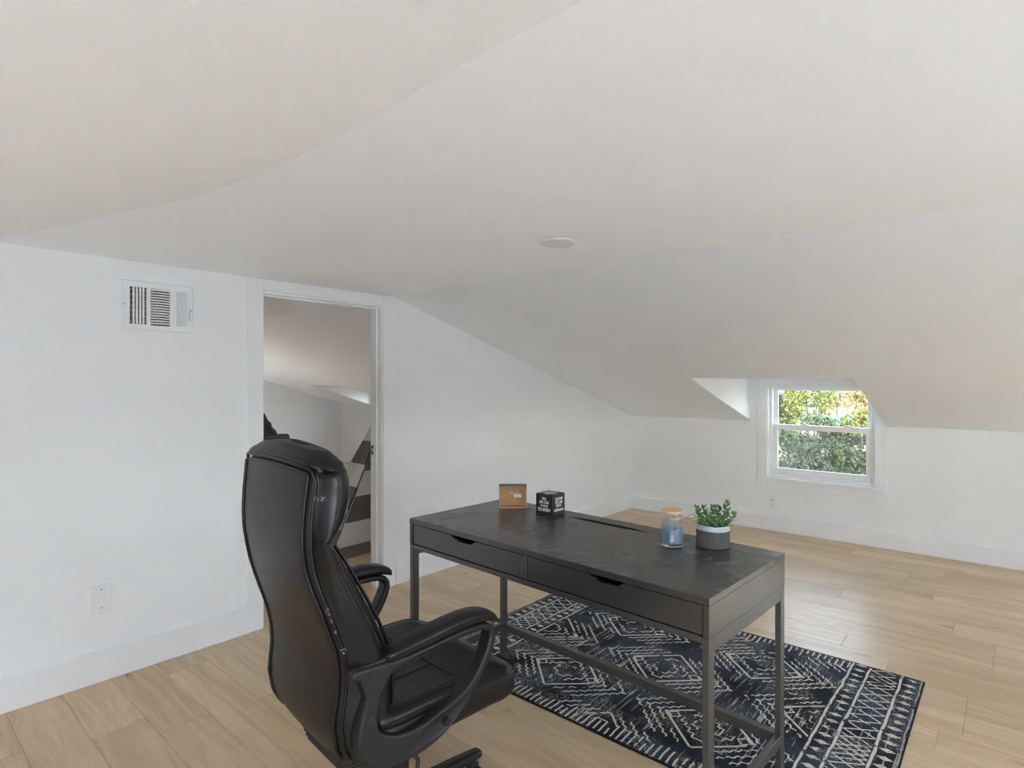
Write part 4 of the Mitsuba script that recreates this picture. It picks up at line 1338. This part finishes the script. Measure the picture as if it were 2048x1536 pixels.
def ground_z(x, y):
    u = np.clip((np.asarray(x, float) - 27) / 45, 0, 1)
    return -3.1 + 5.6 * u * u * (3 - 2 * u) + .5 * (meshkit.fbm(np.stack([np.asarray(x, float) * .15, np.asarray(y, float) * .15, 0 * np.asarray(y, float)], -1), 3, 3) - .5)


gz = ground_z(gx, gy)
V = np.stack([gx, gy, gz], -1).reshape(-1, 3)
i_ = np.arange(len(V)).reshape(gx.shape)
q = np.stack([i_[:-1, :-1], i_[1:, :-1], i_[1:, 1:], i_[:-1, 1:]], -1).reshape(-1, 4)
put('hillside', tm(V, q), 'hill_soil', smooth=True)
labels['hillside'] = {'kind': 'structure'}


def leaf_mat(key, a, b):
    def fn(p, n, uv):
        return mix(a, b, cell_rand(p.x * 7, p.y * 7, p.z * 7)) * (0.8 + 0.4 * noise(p.x * 2, p.y * 2, p.z * 2))
    scene[key] = {'type': 'twosided', 'bsdf': {'type': 'principled', 'base_color': mikit.proc(fn), 'roughness': 0.6, 'specular': 0.25}}


leaf_mat('leaf_lime', (0.082, 0.080, 0.0075), (0.040, 0.047, 0.006))
leaf_mat('leaf_green', (0.034, 0.050, 0.013), (0.020, 0.032, 0.010))
leaf_mat('leaf_dark', (0.020, 0.030, 0.013), (0.030, 0.036, 0.018))
leaf_mat('leaf_rust', (0.115, 0.060, 0.014), (0.085, 0.072, 0.014))
leaf_mat('leaf_far', (0.034, 0.050, 0.013), (0.020, 0.032, 0.010))
mat('bark', base_color=rgb(0.045, 0.033, 0.025), roughness=0.9)
mat('teal_tarp', base_color=rgb(0.025, 0.115, 0.125), roughness=0.5)


def view_point(u, v, x):
    """the point at distance x from the origin's plane that the photograph shows at pixel (u, v)"""
    d = fwd + (u - 1024) / F * np.array([math.sin(TH), -math.cos(TH), 0]) - np.array([0, 0, (v - Y0) / F])
    return np.array([0, 0, H]) + d * (x / d[0])


def tree(name, c, rx, rz, m, label, n=1100, size=.11, seed=0, lumps=9, trunk=True):
    t = thing(name, label, 'tree' if 'tree' in name else 'bush')
    r = np.random.default_rng(seed)
    cs_ = r.normal(size=(lumps, 3)); cs_ /= np.linalg.norm(cs_, axis=1, keepdims=True)
    cs_ *= (r.uniform(.25, .75, lumps) ** .6)[:, None]
    k = r.integers(0, lumps, n)
    d = r.normal(size=(n, 3)); d /= np.linalg.norm(d, axis=1, keepdims=True)
    p = c + (cs_[k] + d * r.uniform(.30, .48, n)[:, None]) * [rx, rx, rz]
    a = r.normal(size=(n, 3)); a /= np.linalg.norm(a, axis=1, keepdims=True)
    b = np.cross(a, r.normal(size=(n, 3))); b /= np.linalg.norm(b, axis=1, keepdims=True)
    s1 = size * r.uniform(.6, 1.3, n)[:, None]
    v = np.stack([p - a * s1, p + b * s1 * .45, p + a * s1, p - b * s1 * .45], 1).reshape(-1, 3)
    put('foliage', tm(v, np.arange(4 * n).reshape(-1, 4)), m, t)
    if trunk:
        g = float(ground_z(c[0], c[1])) - .1
        w = .03 + .035 * rx
        top_ = c + [0, 0, rz * .5]
        put('trunk', tube(smooth_path([[c[0], c[1], g], [c[0] + .08 * rx, c[1] - .05 * rx, (g + c[2]) / 2], top_], 8), np.linspace(w, w * .35, 8), 7), 'bark', t, smooth=60)
        br = []
        for q in range(5):
            e_ = c + cs_[q] * [rx, rx, rz]
            b_ = np.array([c[0], c[1], c[2] - rz * .5])
            br.append(tube(smooth_path([b_, (b_ + e_) / 2 + [0, 0, -.05 * rz], e_], 5), np.linspace(w * .5, w * .15, 5), 5))
        put('branches', cat(*br), 'bark', t, smooth=60)


PX = lambda u, v, x: view_point(u, v, x)
tree('tree', PX(1572, 832, 36), 1.0, 1.5, 'leaf_dark', 'dark green tree outside at the left edge of the upper window pane', 1100, .12, 1)
tree('tree', PX(1612, 822, 34), 1.4, 1.65, 'leaf_lime', 'bright lime green tree outside in the left half of the upper pane', 1500, .11, 2)
tree('tree', PX(1640, 800, 46), 1.3, 1.2, 'leaf_green', 'mid green tree outside behind the lime green tree', 700, .13, 3)
tree('tree', PX(1672, 798, 42), 1.1, 1.0, 'leaf_rust', 'rust and olive tree outside before the pale bare slope', 420, .11, 4)
tree('tree', PX(1712, 790, 48), 1.5, 1.0, 'leaf_rust', 'sparse olive tree outside in the upper right of the window', 420, .12, 5)
tree('tree', PX(1738, 822, 32), .75, 1.2, 'leaf_rust', 'rust coloured tree outside at the right edge of the upper pane', 500, .10, 6)
tree('tree', PX(1575, 786, 62), 2.4, 1.8, 'leaf_far', 'green tree far outside in the upper left of the window', 600, .2, 7)
tree('tree', PX(1622, 782, 66), 2.2, 1.5, 'leaf_far', 'green tree far outside above the lime green tree', 500, .2, 17)
tree('bush', PX(1628, 850, 26), .62, .5, 'leaf_green', 'small dark green bush outside below the lime green tree', 500, .08, 8)
tree('bush', PX(1722, 852, 25), .60, .5, 'leaf_lime', 'lime green bush outside low in the right of the upper pane', 500, .08, 9)
tree('bush', PX(1668, 860, 27), .9, .42, 'leaf_green', 'low mid green bush outside behind the meeting rail', 450, .08, 10)
tree('bush', PX(1650, 925, 19), 1.05, .75, 'leaf_dark', 'large dark bush outside filling the middle of the lower pane', 1700, .075, 11)
tree('bush', PX(1600, 902, 23), .9, .65, 'leaf_green', 'green bush outside at the left of the lower pane', 800, .075, 12)
tree('bush', PX(1718, 938, 14), .62, .48, 'leaf_green', 'mid green bush outside at the right bottom of the lower pane', 1100, .065, 13)
tree('bush', PX(1722, 895, 26), .9, .6, 'leaf_dark', 'dark bush outside at the right top of the lower pane', 700, .08, 14)
tree('tree', PX(1577, 890, 21), .62, .75, 'leaf_green', 'thin tree outside with a dark trunk at the left of the lower pane', 420, .07, 15)
tree('bush', PX(1580, 945, 16), .55, .36, 'leaf_dark', 'dark bush outside in the lower left corner of the window', 600, .06, 16)
tree('bush', PX(1655, 892, 28.5), 1.7, .5, 'leaf_far', 'green hedge outside along the top of the lower pane', 900, .09, 18)
t = thing('garden_tarp', 'turquoise tarp outside on the slope behind the bushes', 'tarp')
a_, b_ = PX(1648, 847, 37.5), PX(1706, 846, 37.5)
xs_ = np.linspace(0, 1, 16)
rs = [np.array([a_ + (b_ - a_) * w + [dx_, 0, dz_ + .09 * (meshkit.noise(np.array([[w * 6, dz_ * 9, 2.0]]))[0] - .5)] for w in xs_]) for dx_, dz_ in ((-.4, -.16), (-.15, -.04), (.2, .08), (.6, .20))]
i_ = np.arange(64).reshape(4, 16)
q = np.stack([i_[:-1, :-1], i_[:-1, 1:], i_[1:, 1:], i_[1:, :-1]], -1).reshape(-1, 4)
P_ = np.vstack(rs)
put('sheet', cat(tm(P_, q), tm(P_ - [0, 0, .01], q[:, ::-1])), 'teal_tarp', t, smooth=60)
for w in (a_, b_):
    put('post', tube([w + [.6, 0, .18], [w[0] + .6, w[1], float(ground_z(w[0] + .6, w[1])) - .1]], .04, 6), 'bark', t)
    put('post', tube([w + [-.4, 0, -.18], [w[0] - .4, w[1], float(ground_z(w[0] - .4, w[1])) - .1]], .04, 6), 'bark', t)
#MORE
